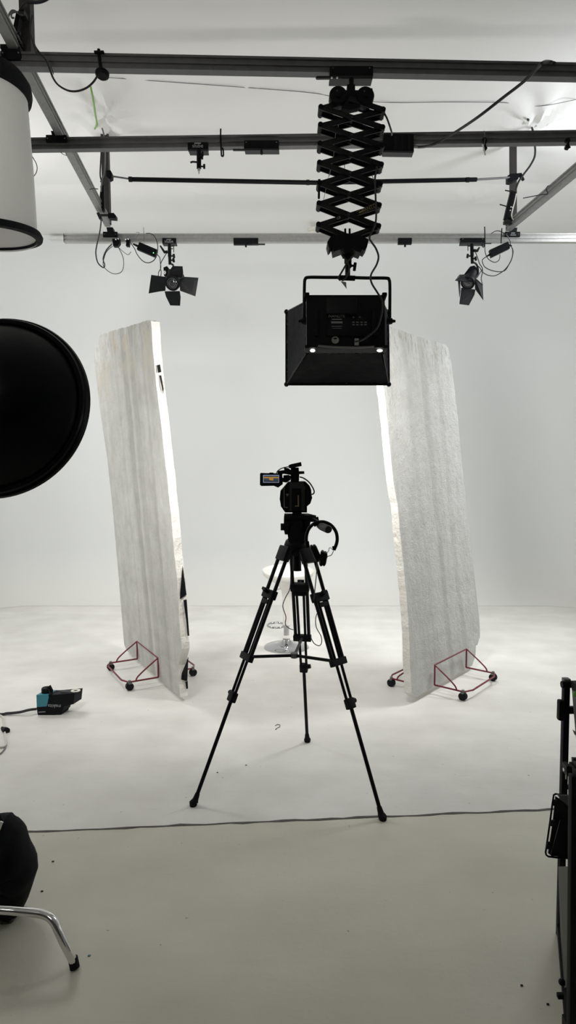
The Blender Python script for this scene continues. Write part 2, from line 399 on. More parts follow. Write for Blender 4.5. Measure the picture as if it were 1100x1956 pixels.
t = spot_carriage('black carriage on the far rail from which the left spotlight hangs', (309.8,454.6,335.8,464), (323.5,466,324.5,505), ((326,331.5,489),(326,331,497)), ((320,481),(314,481.5),(306,469.5)))
obj('latch_pin', B().cyl(P(331.5,468,4.97), P(331.8,482,4.97), .003, n=8).cyl(P(326,470,4.97), P(331,470,4.97), .004, n=8).cyl(P(326,475,4.97), P(330,475,4.97), .004, n=8), KM, t)
text('slube', .034, onrail(r3,322.5,461,.0135), LET, t); obj('lettering_bar', B().box(onrail(r3,322.5,457.5,.0135), (.036,.0006,.006)), LET, t)
t = spot_carriage('black carriage on the far rail from which the right spotlight hangs', (879.5,454.4,926.5,463.5), (901,466,902,503), ((899,893.5,489),(904,908,494)), ((905,478.5),(911.5,479),(915.5,472.5)))
obj('latch_pin', B().cyl(P(893.5,467,4.97), P(893.7,479,4.97), .003, n=8).cyl(P(899,470,4.97), P(894,470,4.97), .004, n=8), KM, t)
obj('brake_lever', B().prism([onrail(r3,*p,.02) for p in rect(922,464,938.5,465.4)], r3[1]*.01), KS, t, False)
for x in (884, 922): obj('screw', B().cyl(onrail(r3,x,456.5,.012), onrail(r3,x,456.5,.014), .0035, n=10), GRYP, t)
# brackets where lengthwise rails meet cross rails
def bracket(label, r, body, cap, letter=None):
    t = carriage('rail_bracket', label, rect(*body), r, dep=.05, group='brackets joining crossing rails')
    obj('saddle', B().prism([onrail(r,*p,.0) for p in cap], r[1]*.06), K, t, False)
    for x in (body[0]+3, body[2]-3): obj('screw', B().cyl(onrail(r,x,(body[1]+body[3])/2,.012), onrail(r,x,(body[1]+body[3])/2,.0145), .0035, n=10), GRYP, t)
    return t
bracket('black bracket joining left lengthwise rail to the middle rail', r2, (87.5,257.5,126.5,270.5), ((97,250),(111,250),(114,258),(99,258)))
bracket('black bracket joining left lengthwise rail to the far rail', r3, (196.5,442.5,223.5,452), ((203,434),(215,434),(217,443),(205,443)))
t = bracket('black bracket joining right lengthwise rail to the far rail, pale lettering', r3, (965,442.5,993.5,451.5), ((978,435),(988,435),(987,443),(976,443)))
text('slube', .022, onrail(r3,980,448.5,.0135), LET, t); obj('lettering_bar', B().box(onrail(r3,980,445,.0135), (.03,.0006,.005)), LET, t)
bracket('large black bracket at the near rail left end above the drum lamp', r1, (2,89,38,112), ((0,84),(30,84),(36,92),(0,92)))

# ---------------------------------------------------------------- scissor pantograph
DP = 2.87
top = P(671,150,DP)
pant = thing('scissor_pantograph', 'black scissor pantograph hanging from the near rail above the studio light', 'pantograph', P(668,500,DP))
Lf = [(612.7,205),(612,238.6),(611,274.7),(610.2,311),(609.8,349.5),(609.3,388.5),(608.4,429)]
Rt = [(731.5,209.7),(730.6,243.6),(729.7,278.5),(728,314.5),(726,352),(724,392),(723,432)]
Ct = [(671,190)] + [((Lf[i][0]+Rt[i+1][0]+Rt[i][0]+Lf[i+1][0])/4, (Lf[i][1]+Rt[i+1][1]+Rt[i][1]+Lf[i+1][1])/4) for i in range(6)] + [(665,452)]
def arm(a, c, lay, h=.0225, th=.009):
    A, Bq = P(*a, DP)+V((0,lay,0)), P(*c, DP)+V((0,lay,0)); d = (Bq-A).normalized(); n = V((0,1,0)); n = (n-d*n.dot(d)).normalized(); u = d.cross(n)
    b = B().box((A+Bq)/2, ((Bq-A).length+.018, th, h), M((d, n, u)).transposed(), .003)
    return obj('scissor_arm', b, KM, pant)
for lay in (0, .048):
    for i in range(6):
        arm(Lf[i], Rt[i+1], lay); arm(Rt[i], Lf[i+1], lay+.0095)
    arm(Lf[0], Ct[0], lay+.0095); arm(Rt[0], Ct[0], lay); arm(Lf[6], Ct[7], lay); arm(Rt[6], Ct[7], lay+.0095)
for pt in Lf+Rt: obj('pivot_rod', B().cyl(P(*pt, DP)-V((0,.006,0)), P(*pt, DP)+V((0,.066,0)), .0115, n=14), K, pant)
for pt in Ct[1:7]: obj('pivot_rod', B().cyl(P(*pt, DP)-V((0,.008,0)), P(*pt, DP)+V((0,.062,0)), .006, n=12), KS, pant)
obj('hanging_stem', B().cyl(P(671,150,DP+.03), P(671,166,DP+.03), .0115, n=14).prism(px(((663,161),(678,161),(678.5,176),(681,198),(660,198),(663,176)), DP+.01), (0,.05,0)), K, pant)
for x, y in ((646,180.5),(698,181.5)):
    dr = obj('spring_drum', B().lathe([(0,-.006),(.012,-.006),(.012,0),(.036,0),(.039,.004),(.039,.05),(.036,.054),(0,.054)], P(x,y,DP-.012), (0,1,0), 32), K, pant)
    obj('drum_screw', B().cyl(P(x-2,y-7,DP-.0135), P(x-2,y-7,DP-.011), .004, n=10), GRYP, dr)
    obj('drum_rim', B().tube([P(x,y,DP-.010)+V((math.cos(a)*.031,0,math.sin(a)*.031)) for a in [PI*(1.1+.8*i/12) for i in range(13)]], .0012, 6), GRYP, dr)
obj('spring_housing', B().prism(px(((650,172),(692,172),(700,196),(668,206),(640,197)), DP+.012), (0,.04,0)).prism(px(((700,168),(711,168.5),(715,184),(707,187),(698,184)), DP), (0,.04,0)).prism(px(((655,198),(690,198),(684,206),(666,210),(652,206)), DP-.004), (0,.03,0)), K, pant, False)
obj('bottom_bracket', B().prism([P(580+x/6.11, 310+y/6.11, DP-.015) for x, y in ((275,930),(310,870),(370,850),(660,850),(760,900),(740,985),(710,1030),(680,1015),(660,1055),(610,1035),(565,1000),(560,1050),(470,1050),(470,1000),(415,1020),(350,1045),(335,960),(320,990),(295,1010))], (0,.085,0)), K, pant, False)
for x in (659.3, 667.7): obj('stop_pin', B().cyl(P(x,437,DP-.005), P(x,452,DP-.005), .0048, n=10), K, pant)
obj('spigot', B().cyl(P(664.5,478,DP+.02), P(664.5,503,DP+.02), .0165, n=16).cyl(P(664,500,DP+.02), P(663.8,527,DP+.02), .0115, n=14).ball(P(665.5,507,DP+.015), .016), K, pant)
obj('spigot_knob', B().cyl(P(668,508,DP+.01), P(675,507.5,DP+.01), .005, n=10).cyl(P(678.5,502,DP+.01), P(676.5,517,DP+.01), .007, n=12), K, pant)
obj('safety_rope', B().tube(spline(px(((656,479),(653,487),(658,493),(663,500),(657,512),(650,524),(646.5,531),(650,536)), DP-.01)), .004, 6).tube(spline(px(((676,480),(677,485),(672,492),(664,500),(667,512),(664,524),(659,533),(653,536)), DP-.012)), .004, 6), WEB, pant)
obj('metal_tag', B().prism(px(((650.5,537),(661,539),(662,551.5)), DP-.016), (0,.002,0)), TAG, pant, False)
obj('wooden_toggle', B().prism(px(((653,484),(660,486),(659,494),(655,490)), DP-.012), (0,.01,0)).prism(px(((679,480),(672,484),(670,490),(677,487)), DP-.012), (0,.01,0)), K, pant, False)
# label plate on a lower right arm
a0, a1 = P(682,408,DP-.006), P(716,392.5,DP-.006); dd = (a1-a0).normalized(); nn = V((0,1,0)); uu = V((0,0,1)); uu = (uu-dd*uu.dot(dd)).normalized()
text('PANTO', .020, a0+dd*.058+V((0,-.001,0)), LETG, pant, dd, uu)
obj('lettering_bar', B().box(a0+dd*.022+V((0,-.001,0)), (.026,.0006,.006), M((dd, V((0,1,0)), uu)).transposed()), LETG, pant)
for s in (1,-1): obj('label_border', B().box(a0+dd*.042+uu*s*.0085+V((0,-.0008,0)), (.088,.0005,.0007), M((dd, V((0,1,0)), uu)).transposed()), LETG, pant)
text('CE', .014, P(647,416,DP-.0065), LET, pant, dd, uu)
obj('counter_handle', B().prism(px(((607.5,342),(612,342),(611,378),(607,378)), DP-.01), (0,.012,0)), K, pant, False)
for pts in (((645,206),(649,222)),((648,232),(643,255)),((641,255),(637,282)),((639,283),(634,316)),((636,300),(629,337)),((633,311),(618,381)),((696,205),(691,222)),((697,235),(698,262)),((697,262),(700,287)),((658,308),(658,326)),((705,320),(716,350))):
    obj('brake_wire', B().cyl(P(*pts[0],DP+.03), P(*pts[1],DP+.03), .0014, n=6), STEEL if pts[0][0] < 650 else KM, pant)

# ---------------------------------------------------------------- LED light with softbox
th = math.radians(9); AX = V((0, math.cos(th), -math.sin(th))); AU = V((0, math.sin(th), math.cos(th))); AR = V((1,0,0))
O = P(660.5,613,2.85)
def LP(u, v, w): return O + AR*u + AU*v + AX*w
RL = M((AR, AX, AU)).transposed()
led = thing('studio_light', 'black panel light with softbox skirt hanging under the pantograph', 'studio light', O)
BW, BH = .352, .245
obj('light_body', B().box(LP(0,0,.04), (BW,.08,BH), RL, .008), K, led)
obj('power_housing', B().box(LP(-.02,.062,-.006), (.135,.03,.075), RL, .004), KM, led)
obj('control_plate', B().box(LP(.012,-.03,-.003), (.20,.01,.085), RL, .003), K, led)
for u in (-.13,.125): obj('rear_rib', B().box(LP(u,-.012,-.004), (.022,.012,.12), RL, .003), K, led)
for sx in (-1,1):
    for sz in (-1,1): obj('corner_bumper', B().box(LP(sx*BW/2*.985, sz*BH/2*.985, .02), (.022,.06,.016), RL, .004), K, led)
text('NANLITE', .018, LP(-.041,.018,-.0088), LET, led, AR, AU)
for i, (w, v, hh) in enumerate(((.045,.004,.003),(.05,-.009,.005),(.05,-.0145,.0012),(.046,-.028,.002),(.042,-.037,.0012))): obj('display_line', B().box(LP(-.041,v,-.0085), (w,.0006,hh), RL), LET, led)
for i in range(4):
    for j in range(2): obj('button', B().box(LP(.033+i*.0178,-.010-j*.011,-.009), (.012,.002,.0055), RL, .001), GRYP, led)
for u in (.033,.061): obj('button', B().cyl(LP(u,.013,-.0085), LP(u,.013,-.0105), .0035, n=10), GRYP, led)
st = obj('round_sticker', B().cyl(LP(-.048,-.088,-.001), LP(-.048,-.088,-.0022), .0165, n=28), PAPER, led)
obj('sticker_emblem', B().prism([LP(-.048+x*.011,-.083+y*.011,-.0026) for x, y in ((-1,.45),(-.45,.25),(-.2,.5),(.2,.5),(.45,.25),(1,.45),(.5,-.15),(.18,-.1),(0,-.5),(-.18,-.1),(-.5,-.15))], AX*.0003), K, st, False)
obj('paper_tag', B().box(LP(.047,-.097,-.0015), (.019,.001,.032), RL), PAPER, led)
obj('warning_mark', B().prism([LP(.025-.007,-.066,-.001), LP(.025+.007,-.066,-.001), LP(.025,-.053,-.001)], AX*.0008), KS, led, False)
obj('small_socket', B().box(LP(-.005,-.057,-.001), (.010,.002,.005), RL), LET, led)
# softbox skirt: four fabric panels between body rim and larger front opening
ow, oh, od = .507, .372, .33
rim = [LP(-BW/2,BH/2,.075), LP(BW/2,BH/2,.075), LP(BW/2,-BH/2,.075), LP(-BW/2,-BH/2,.075)]
cz = -.004
opn = [LP(-ow/2-.012,oh/2+cz,od), LP(ow/2-.012,oh/2+cz,od), LP(ow/2-.012,-oh/2+cz,od), LP(-ow/2-.012,-oh/2+cz,od)]
ctr = LP(0,0,.2)
SKF = mat('softbox_fabric', (.003,.0035,.005), .65, bump=.6, bscale=14, spec=.08)
for i in range(4):
    a, c, d, e = rim[i], rim[(i+1)%4], opn[(i+1)%4], opn[i]
    b = B(); nu, nv = 12, 8; g = []
    ins = (ctr-(a+c+d+e)/4).normalized()
    for jv in range(nv+1):
        row = []
        for iu in range(nu+1):
            p = a.lerp(c, .03+iu/nu*.94).lerp(e.lerp(d, iu/nu), jv/nv)
            p += ins*(.012*math.sin(PI*iu/nu)*math.sin(PI*jv/nv) + .003*math.sin(iu*2.3+jv*1.7+i))
            row.append(b.bm.verts.new(p))
        g.append(row)
    for jv in range(nv):
        for iu in range(nu): b.bm.faces.new((g[jv][iu], g[jv][iu+1], g[jv+1][iu+1], g[jv+1][iu]))
    sk = obj('softbox_panel', b, SKF, led)
for i in range(4):
    obj('softbox_edge', B().tube([opn[i], opn[(i+1)%4]], .006, 8).ball(opn[i], .012), K, led)
    obj('skirt_seam', B().tube([rim[i], opn[i]], .0035, 6), KS, led)
obj('velcro_strip', B().tube(spline([LP(-.125,-.115,-.002),LP(-.06,-.1205,-.004),LP(0,-.123,-.005),LP(.06,-.1235,-.005),LP(.124,-.119,-.003)]), .0042, 6), mat('grey_velcro', (.16,.155,.15), .8), led)
b = B(); b.bm.faces.new([b.bm.verts.new(p*.995+ctr*.005-AX*.004) for p in opn]); fd = obj('front_diffuser', b, DIFF, led, False)
if fd.data.polygons[0].normal.dot(AX) < 0: fd.data.flip_normals()
for u in (-.148,.152): obj('light_leak', B().ball(LP(u,-.129,.02), .0085 if u<0 else .007, 1.3 if u<0 else 1.8, .6, .8), mat('lit_gap', (1,1,1), .5, emit=(1,.99,.95,6)), led)
# yoke
yk = obj('yoke', B().tube(spline([P(580.5,618,2.89),P(580.8,580,2.89),P(581.5,542,2.89),P(583,533,2.89),P(589,529.8,2.89),P(620,529.8,2.89),P(660,530,2.89),P(700,531,2.89),P(737,531.3,2.89),P(743,534.5,2.89),P(744.5,545,2.89),P(744.5,580,2.89),P(744.3,618,2.89)], 5), .0072, 10), KM, led)
obj('yoke_socket', B().cyl(P(647,530.5,2.885), P(678,531.5,2.885), .0115, n=14), K, led)
for x, s in ((580.5,-1),(744.5,1)):
    obj('tilt_knob', B().cyl(P(x-s*5,613.5,2.89), P(x+s*4.5,613.5,2.89), .017, .013, 12).cyl(P(x+s*4,613.5,2.89), P(x+s*10.5,613.5,2.89), .0085, .006, 10), K, led)

# ---------------------------------------------------------------- power box and cables at pantograph
pb = thing('power_box', 'black power supply box on the middle rail right of the pantograph', 'power supply', onrail(r2,761,272))
obj('box_body', B().prism([onrail(r2,*p,.055) for p in ((733,255),(790,256),(790.5,289),(731,288))], r2[1]*.05), K, pb, False)
obj('lower_lip', B().prism([onrail(r2,*p,.06) for p in ((731,287.5),(790.5,288.5),(789.5,292),(732,291))], r2[1]*.05), KS, pb, False)
obj('cable_plug', B().cyl(onrail(r2,790,279,.04), onrail(r2,800,281,.04), .011, .007, 12), CABG, pb)
obj('cooling_fins', B().prism([onrail(r2,*p,.058) for p in rect(737,254,747,258)], r2[1]*.02).prism([onrail(r2,*p,.058) for p in rect(753,258,758,286)], r2[1]*.01).prism([onrail(r2,*p,.058) for p in rect(766,258,771,286)], r2[1]*.01).prism([onrail(r2,*p,.058) for p in rect(779,258,784,286)], r2[1]*.01), KM, pb, False)
wire('power_cable', [onrail(r2,797,280,.04),onrail(r2,800,281,.04),P(820,278,3.4),P(845,267,3.35),P(875,249,3.25),P(915,222,3.1),P(960,187,3.0),P(1000,156,2.9),P(1025,131,2.82),P(1036,120,2.79),onrail(r1,1048,118,.004),onrail(r1,1060,121,.003)], .0075, CAB, 'long black cable rising from the power box to the near rail at right')
wire('light_cable', px(((731,212),(738,224),(744,240),(748.5,255)), 2.9)+[onrail(r2,748,258,.07)], .004, CAB, 'black cable dropping from the pantograph top right to the power box')
wire('pantograph_cable', px(((720,318),(718,330),(716,344),(717.5,382),(717.5,424),(706,452),(710,463),(717.5,474),(722.8,490),(719,506),(708.5,525),(709.5,540),(720.8,559),(730,576),(728.5,600),(721,625),(706,640),(690,650),(678,653)), 2.8), .0042, CAB, 'wavy black cable hanging down right side of pantograph to the studio light')

# ---------------------------------------------------------------- telescopic cross bar between posts
cb = thing('cross_bar', 'telescopic black bar clamped across between the two rear posts', 'bar', P(590,347,4.7))
obj('outer_tube', B().cyl(P(249,342.5,4.72), P(606,349,4.7), .0155, n=14).cyl(P(606,349,4.7), P(910,343,4.92), .0155, n=14), K, cb)
obj('inner_tube', B().cyl(P(210,336,4.72), P(252,342.5,4.72), .006, n=10), GRYP, cb); obj('inner_tube', B().cyl(P(908,343,4.92), P(975,339,5.0), .008, n=10), GRYP, cb)
for x, y in ((249,342.5),(588,348.5),(893,343.5)): obj('collar', B().cyl(P(x-3,y,4.90 if x>800 else 4.715), P(x+3,y,4.90 if x>800 else 4.715), .0185, n=14), KM, cb)
def clamp(label, shapes, D, dep=.05, group=None):
    t = thing('post_clamp', label, 'clamp', P(*shapes[0][0], D), group)
    for i, s in enumerate(shapes): obj('clamp_jaw' if i == 0 else 'clamp_handle', B().prism(px(s, D), (0,dep if i == 0 else .02,0)), K, t, False)
    return t
clamp('black clamp holding left end of the cross bar to the post', [((203,325),(211,325),(213.5,331),(213,339),(208,342),(203,337)), ((209,337),(213,339),(211.5,342),(207,341))], 4.70)
clamp('black clamp holding right end of the cross bar to the post', [((970,335),(976,331.5),(988,331),(992,335),(990,341),(984,344),(976,348),(970,347)), ((987,331),(996,330),(998,334),(1002,343),(999,344),(993,336),(988,340))], 4.99)

# ---------------------------------------------------------------- small things on rails
t = thing('cable_strap', 'thin black strap looped upright around the middle rail', 'strap', onrail(r2,423,300))
obj('strap_loop', B().tube(spline([onrail(r2,421.5,246,.004),onrail(r2,421.2,262,.002),onrail(r2,422,278,.003),onrail(r2,423,298,.008)]), .0045, 6).tube(spline([onrail(r2,423,298,.016),onrail(r2,426.5,297,.01),onrail(r2,426,286,.006),onrail(r2,424.5,283,.0)]), .005, 6), K, t)
t = thing('spring_clamp', 'small black clamp with white tag hanging on the middle rail at right', 'clamp', onrail(r2,926,286))
obj('clamp_jaw', B().prism([onrail(r2,*p,.02) for p in ((922.5,263),(928,262),(930,268),(928,277),(931,283),(928,287),(924,284),(925,274))], r2[1]*.02), K, t, False)
obj('white_tag', B().prism([onrail(r2,*p,.03) for p in ((921,276),(923.5,275),(928,296),(925.5,297))], r2[1]*.004), WHP, t, False)
obj('cord_loop', B().tube(spline([onrail(r2,924.5,250,.01),onrail(r2,926,262,.016),onrail(r2,925,276,.03)]), .002, 6), GRYP, t)
t = thing('spring_clamp', 'small black clamp on the middle rail beside the right frame edge', 'clamp', onrail(r2,1086,285))
obj('clamp_jaw', B().prism([onrail(r2,*p,.02) for p in ((1081,264),(1088,263),(1089.5,268),(1087,274),(1089,281),(1086.5,284),(1081,283),(1080.5,277),(1083.5,276),(1084.5,270),(1081,270))], r2[1]*.02), K, t, False)
obj('clamp_screw', B().tube([onrail(r2,1078,284,.01), onrail(r2,1089,281,.01)], .005, 8), K, t)
t = thing('junction_disc', 'round black disc strapped under the near rail, cable leaving left', 'junction box', onrail(r1,195,142))
obj('disc', B().lathe([(0,-.012),(.022,-.014),(.030,-.006),(.031,.004),(.024,.012),(0,.014)], onrail(r1,195.3,141.5,.03), (0,.25,1), 24), K, t)
obj('strap', B().tube(spline([onrail(r1,188.5,94,.004),onrail(r1,189,105,.003),onrail(r1,191,122,.003),onrail(r1,193,137,.015)]), .007, 8), K, t)
obj('strap_knot', B().box(onrail(r1,189.5,100,.008), (.045,.016,.009), None, .003), K, t)
wire('signal_cable', [P(186,145,2.80),P(178,157,2.8),P(165,168,2.8),P(148,174,2.8),P(130,173,2.8),P(112,163,2.8),P(102,150,2.8),P(96,135,2.8),P(88,115,2.8),P(75,100,2.81),P(64,82,2.83),P(58,55,2.85),P(61.5,30,2.85)], .0042, CAB, 'black cable looping from the strapped disc to the left post')
wire('signal_cable', [P(71,104,2.80),P(66,88,2.82),P(62,74,2.84),P(60,68,2.86)], .0055, CAB, 'short second black cable end over the near rail at left')
wire('dangling_wire', px(((102,142),(101,138),(100,134),(97,128)), 2.8), .002, CAB, 'tiny wire end under the near rail by the drum lamp')
wire('roof_cable', [P(38,22,2.98),P(46,10,2.97),P(55,4.5,2.97),P(72,4,2.95),P(84,1,2.93),P(96,-6,2.9)], .008, CAB, 'thick black cable crossing the top left post to upper right')
wire('coiled_cable', px(((15,55),(14,42),(17,29),(22,21),(28,20.5),(34,25),(40,28),(46,26.5),(40,24),(30,23),(23,25),(21.5,30),(23,34),(27,34)), 2.95), .004, CABG, 'thin dark cable coil tied to the top left post')
t = thing('tied_bundle', 'black tied bundle leaning against the top left post', 'bundle', P(32,76,2.97))
obj('bundle_body', B().prism(px(((31,22),(46,17),(47,27),(37,30),(33,62),(33,78),(39,79),(38,82),(30,78),(23,62)), 2.96), (0,.04,0)), K, t, False)
obj('bundle_tie', B().tube(px(((31,63.5),(39,63.5)), 2.95), .006, 8).tube(px(((36,25),(47,26)), 2.95), .007, 8), KS, t)
obj('grey_flap', B().prism(px(((15,46),(24,51),(22,62),(30,79),(36,90),(33,90)), 2.98), (0,.006,0)), ALUD, t, False)
wire('green_ribbon', [Z(173,165,ZC-.11),Z(178,190,ZC-.16),Z(182,218,ZC-.16),Z(185,236,ZC-.13),Z(181,246,ZC-.1)], .007, GRIB, 'narrow green ribbon hanging from the ceiling film at left', 'ribbon')
wire('ceiling_cable', [Z(1008,228,ZC-.1),P(1013,236,5.0),P(1017.5,250,4.9),P(1021,275,4.92),P(1022,290,4.94),P(1020,302,4.96),P(1012,317,4.97),P(1000,333,4.98),P(990,348,5.0),P(985,362,5.0)], .0075, CAB, 'black cable dropping from the ceiling to the right rear post')
wire('loose_cable', [onrail(r2,57,279,.0)]+px(((58,292),(64,303),(69,312),(71,322),(68,332),(59,343)), 3.45), .0022, CAB, 'thin cable loop poking out beside the white drum lamp')
wire('cable_tie', [P(999,378.5,4.44),P(1015,375.5,4.44),P(1035,371.5,4.44),Z(1046,370.5,3.366),P(1043,361,4.45),P(1047,355,4.45),P(1053,356,4.48)], .003, KS, 'loose cable tie on the right lengthwise rail', 'cable tie')
wire('cable_tie', [P(116,291,3.7),P(121,295,3.75),Z(127,297,3.365)], .002, KS, 'small cable tie end on the left lengthwise rail', 'cable tie')
wire('cable_tie', [Z(170,362,3.366),P(179,360.5,4.33),P(187,361,4.3)], .003, KS, 'cable tie end beside the left rail under the cross bar', 'cable tie')
# sockets strips on posts
t = thing('power_strip', 'black power strip tied aslant to the right rear post', 'power strip', P(970,420,5.02))
obj('strip_body', B().prism(px(((976,363),(986,366),(980,400),(976,420),(963,418),(967,400)), 5.0), (0,.03,0)), K, t, False)
for x0,y0,x1,y1 in ((964.5,363.5,982,367),(954.5,390.5,968,394.5)): obj('cable_tie', B().cyl(P(x0,y0,4.98), P(x1,y1,4.99), .0045, n=8), K, t)
obj('flex', B().tube(spline(px(((986,370),(983,385),(979,400),(977,412),(981,420),(986,424)), 4.98)), .004, 6), CABW, t)
for x,y in ((976,395.5),(979,396),(974.5,402)): obj('switch_lamp', B().ball(P(x,y,4.99), .006), STEEL, t)
obj('plate', B().prism(px(((963,421),(974,416),(984,424),(980,428),(963,427)), 5.0), (0,.03,0)), KS, t, False)
t = thing('power_strip', 'black power strip hanging along the left rear post', 'power strip', P(196,400,4.72))
obj('strip_body', B().prism(px(((191.5,355),(198,354),(199,398),(196,404),(192,396)), 4.70), (0,.03,0)), K, t, False)
obj('tie', B().tube(px(((192,348),(195,340),(193,366)), 4.69), .005, 6), GRYP, t)
t = thing('splitter_box', 'small black splitter box at the left rear post foot', 'junction box', P(212,414,4.72))
obj('box_body', B().prism(px(((206,407),(217,406.5),(221,411),(221,417),(206,416)), 4.70), (0,.05,0)), K, t, False)
obj('side_plate', B().prism(px(((184,406.5),(189,405.5),(194,417),(189,418)), 4.70), (0,.04,0)).prism(px(((189,409),(207,409),(207,412),(190,412)), 4.74), (0,.02,0)), KS, t, False)

# ---------------------------------------------------------------- spotlights
def spotlight(label, lens, rad, ax, doors, blen, yoke, Dl=4.98):
    c = P(*lens, Dl); ax = V(ax).normalized()
    t = thing('spotlight', label, 'spotlight', c)
    obj('lamp_housing', B().lathe([(0,blen),(rad*.7,blen),(rad*.85,blen-.02),(rad*.85,.07),(rad*1.02,.05),(rad*1.05,0),(rad*.86,-.002),(rad*.84,.012),(0,.012)], c, ax, 28), K, t)
    obj('lens', B().lathe([(rad*.84,.011),(rad*.7,.004),(rad*.4,-.003),(0,-.006)], c, ax, 28), GLASS, t)
    for i in range(2): obj('lens_ring', B().tube([c + (ax.orthogonal().normalized()*math.cos(a)+ax.cross(ax.orthogonal().normalized())*math.sin(a))*rad*(.45+.25*i) - ax*(.002 if i else .004) for a in [2*PI*k/24 for k in range(25)]], .0012, 5), GRYP, t)
    for poly in doors: 
        pts = [P(x, y, Dl+dz) for x, y, dz in poly]
        n = (pts[1]-pts[0]).cross(pts[2]-pts[0]).normalized()*.0025
        obj('barn_door', B().prism(pts, n), KM, t, False)
    yb = obj('yoke', B().tube(spline([P(x,y,Dl+dz) for x,y,dz in yoke], 5), .0075, 8), KM, t)
    return t
sL = spotlight('black spotlight on the far rail at left, four barn doors spread open', (329,541), .056, (.12,.85,.48), [
    ((317,529,-.01),(316,555.5,-.02),(306,556.5,-.05),(284,560.5,-.10),(289,525,-.08)),
    ((342.5,534,-.01),(352.7,528.6,-.03),(378.7,530.4,-.10),(372.8,565.9,-.12),(343.9,555.3,-.02)),
    ((317,529,-.01),(323,518,-.02),(329.7,508,-.03),(348.6,508.6,-.05),(349.8,521.6,-.04),(347.5,530.4,-.01)),
    ((314.3,556.4,-.01),(343.3,555.8,-.01),(345,567,-.04),(343.9,583.6,-.08),(325,583,-.08),(316.7,566,-.04))],
    .21, ((324.5,503,0),(330,506,.04),(331,512,.10),(325,516,.16),(318,512,.16)))
obj('cable_gland', B().prism(px(((312,511),(319,508),(322,512),(318,528),(313,526)), 5.02), (0,.06,0)), K, sL, False)
obj('side_knob', B().ball(P(314.8,520.5,4.985), .013, .7, .7, 1.2), STEEL, sL)
sR = spotlight('black spotlight on the far rail at right, aimed down left with folded barn doors', (893,541), .052, (.42,.60,.68), [
    ((881,549.5,-.02),(908,553,-.02),(906,563.4,-.04),(895.7,583,-.09),(877.3,580.5,-.09)),
    ((906.6,530,0),(914,536,-.01),(921.6,543.6,-.02),(923,574,-.10),(907,552,-.03)),
    ((877,524.5,-.03),(887,524,0),(904.5,527,0),(907,534,-.02),(903,538,-.03),(884,538,-.05),(869,535.5,-.07)),
    ((875,536.5,-.04),(879,537.5,-.03),(879.5,556,-.03),(877.5,568,-.06))],
    .19, ((902,501,0),(908,503,.04),(912,510,.09),(913,522,.12),(909,530,.10)))
obj('tail_block', B().prism(px(((887,524),(898,509),(906,507),(914,515),(914,524),(908,528)), 5.03), (0,.06,0)), K, sR, False)
obj('yoke_strut', B().cyl(P(911,530,5.0), P(921,515,5.02), .005, n=8), GRYP, sR)
# power bricks
def brick(label, poly, led_px=None, plugs=()):
    D = 4.97
    t = thing('power_brick', label, 'power supply', P(*poly[0], D))
    obj('brick_body', B().prism(px(poly, D), (0,.035,0)), K, t, False)
    for a, c in plugs: obj('cable_plug', B().cyl(P(*a, D+.015), P(*c, D+.015), .010, .005, 10), K, t)
    if led_px: obj('status_lamp', B().ball(P(*led_px, D-.001), .0035, 1, .5, 1), GREENL, t)
    return t
brick('black power brick with green lamp hanging under the far rail at left', ((266,462),(300,476.5),(296,490.5),(261,475.5)), (293,483), (((263,470),(254,466)),))
brick('black power brick hanging under the far rail at right', ((935.5,477),(970.4,461),(974,474),(939,491)), None, (((938,485),(929,490)),((971,468),(978,470))))
t = thing('rail_clamp', 'black cable clamp under the far rail near left bracket', 'clamp', P(221,470,4.98))
obj('clamp_block', B().prism(px(((214,456),(228,455),(228.5,464),(224,470),(216,470)), 4.97), (0,.04,0)), K, t, False)
for x,y in ((221.5,457.5),(226,456.5)): obj('clamp_screw', B().ball(P(x,y,4.965), .006), STEEL, t)
t = thing('rail_clamp', 'smaller black cable clamp under the far rail left of the brick', 'clamp', P(243,470,4.98))
obj('clamp_block', B().prism(px(((239,457),(248,456),(247,464),(246,470),(240,469),(241,464)), 4.97), (0,.035,0)), K, t, False)
for x,y in ((240.5,457.5),(245,457)): obj('clamp_screw', B().ball(P(x,y,4.965), .006), STEEL, t)
D = 4.96
wire('hanging_cable', [P(193.5,417,4.7),P(191,440,4.85),P(184.5,470,D),P(183,485,D),P(187,502,D),P(197,511,D),P(200,506,D),P(197,494,D),P(203,478,D),P(214,466,D)], .005, CAB, 'black cable loop hanging at left end of the far rail')
wire('hanging_cable', px(((215,470),(204,480),(199,492),(197,505),(203,515),(217,523),(231,520),(236,508),(235,492),(229,478),(224,470)), D), .0028, CAB, 'thin round cable loop hanging below the clamp at left')
wire('hanging_cable', px(((225,471),(232,478),(241,485),(246,486),(250,481)), D), .0025, CABG, 'short curled grey wire end below the clamp at left')
wire('hanging_cable', px(((250,465),(257,475),(262,486),(272,498),(283,502),(294,497),(300,485),(301,468),(296,453),(288,446.5),(279,446)), D-.02), .0034, CAB, 'cable ring looping around the left power brick')
wire('hanging_cable', px(((300,486),(305,492),(306,500),(307,512),(303,520),(302.5,527)), D), .0034, CAB, 'cable from left brick down to left spotlight')
wire('hanging_cable', px(((319,482),(313,492),(307.5,502),(306.5,512),(308,520),(307,528)), D+.02), .0034, CAB, 'cable from left carriage lever down to left spotlight')
wire('thin_wire', px(((274,434),(275,450),(274.5,462)), D-.03), .0022, CABG, 'pale wire holding the left power brick to the rail', 'wire')
wire('thin_wire', px(((248,466),(256,460),(264,448),(265,444),(260,444)), D-.03), .002, CABG, 'fine pale wire between clamp and left brick', 'wire')
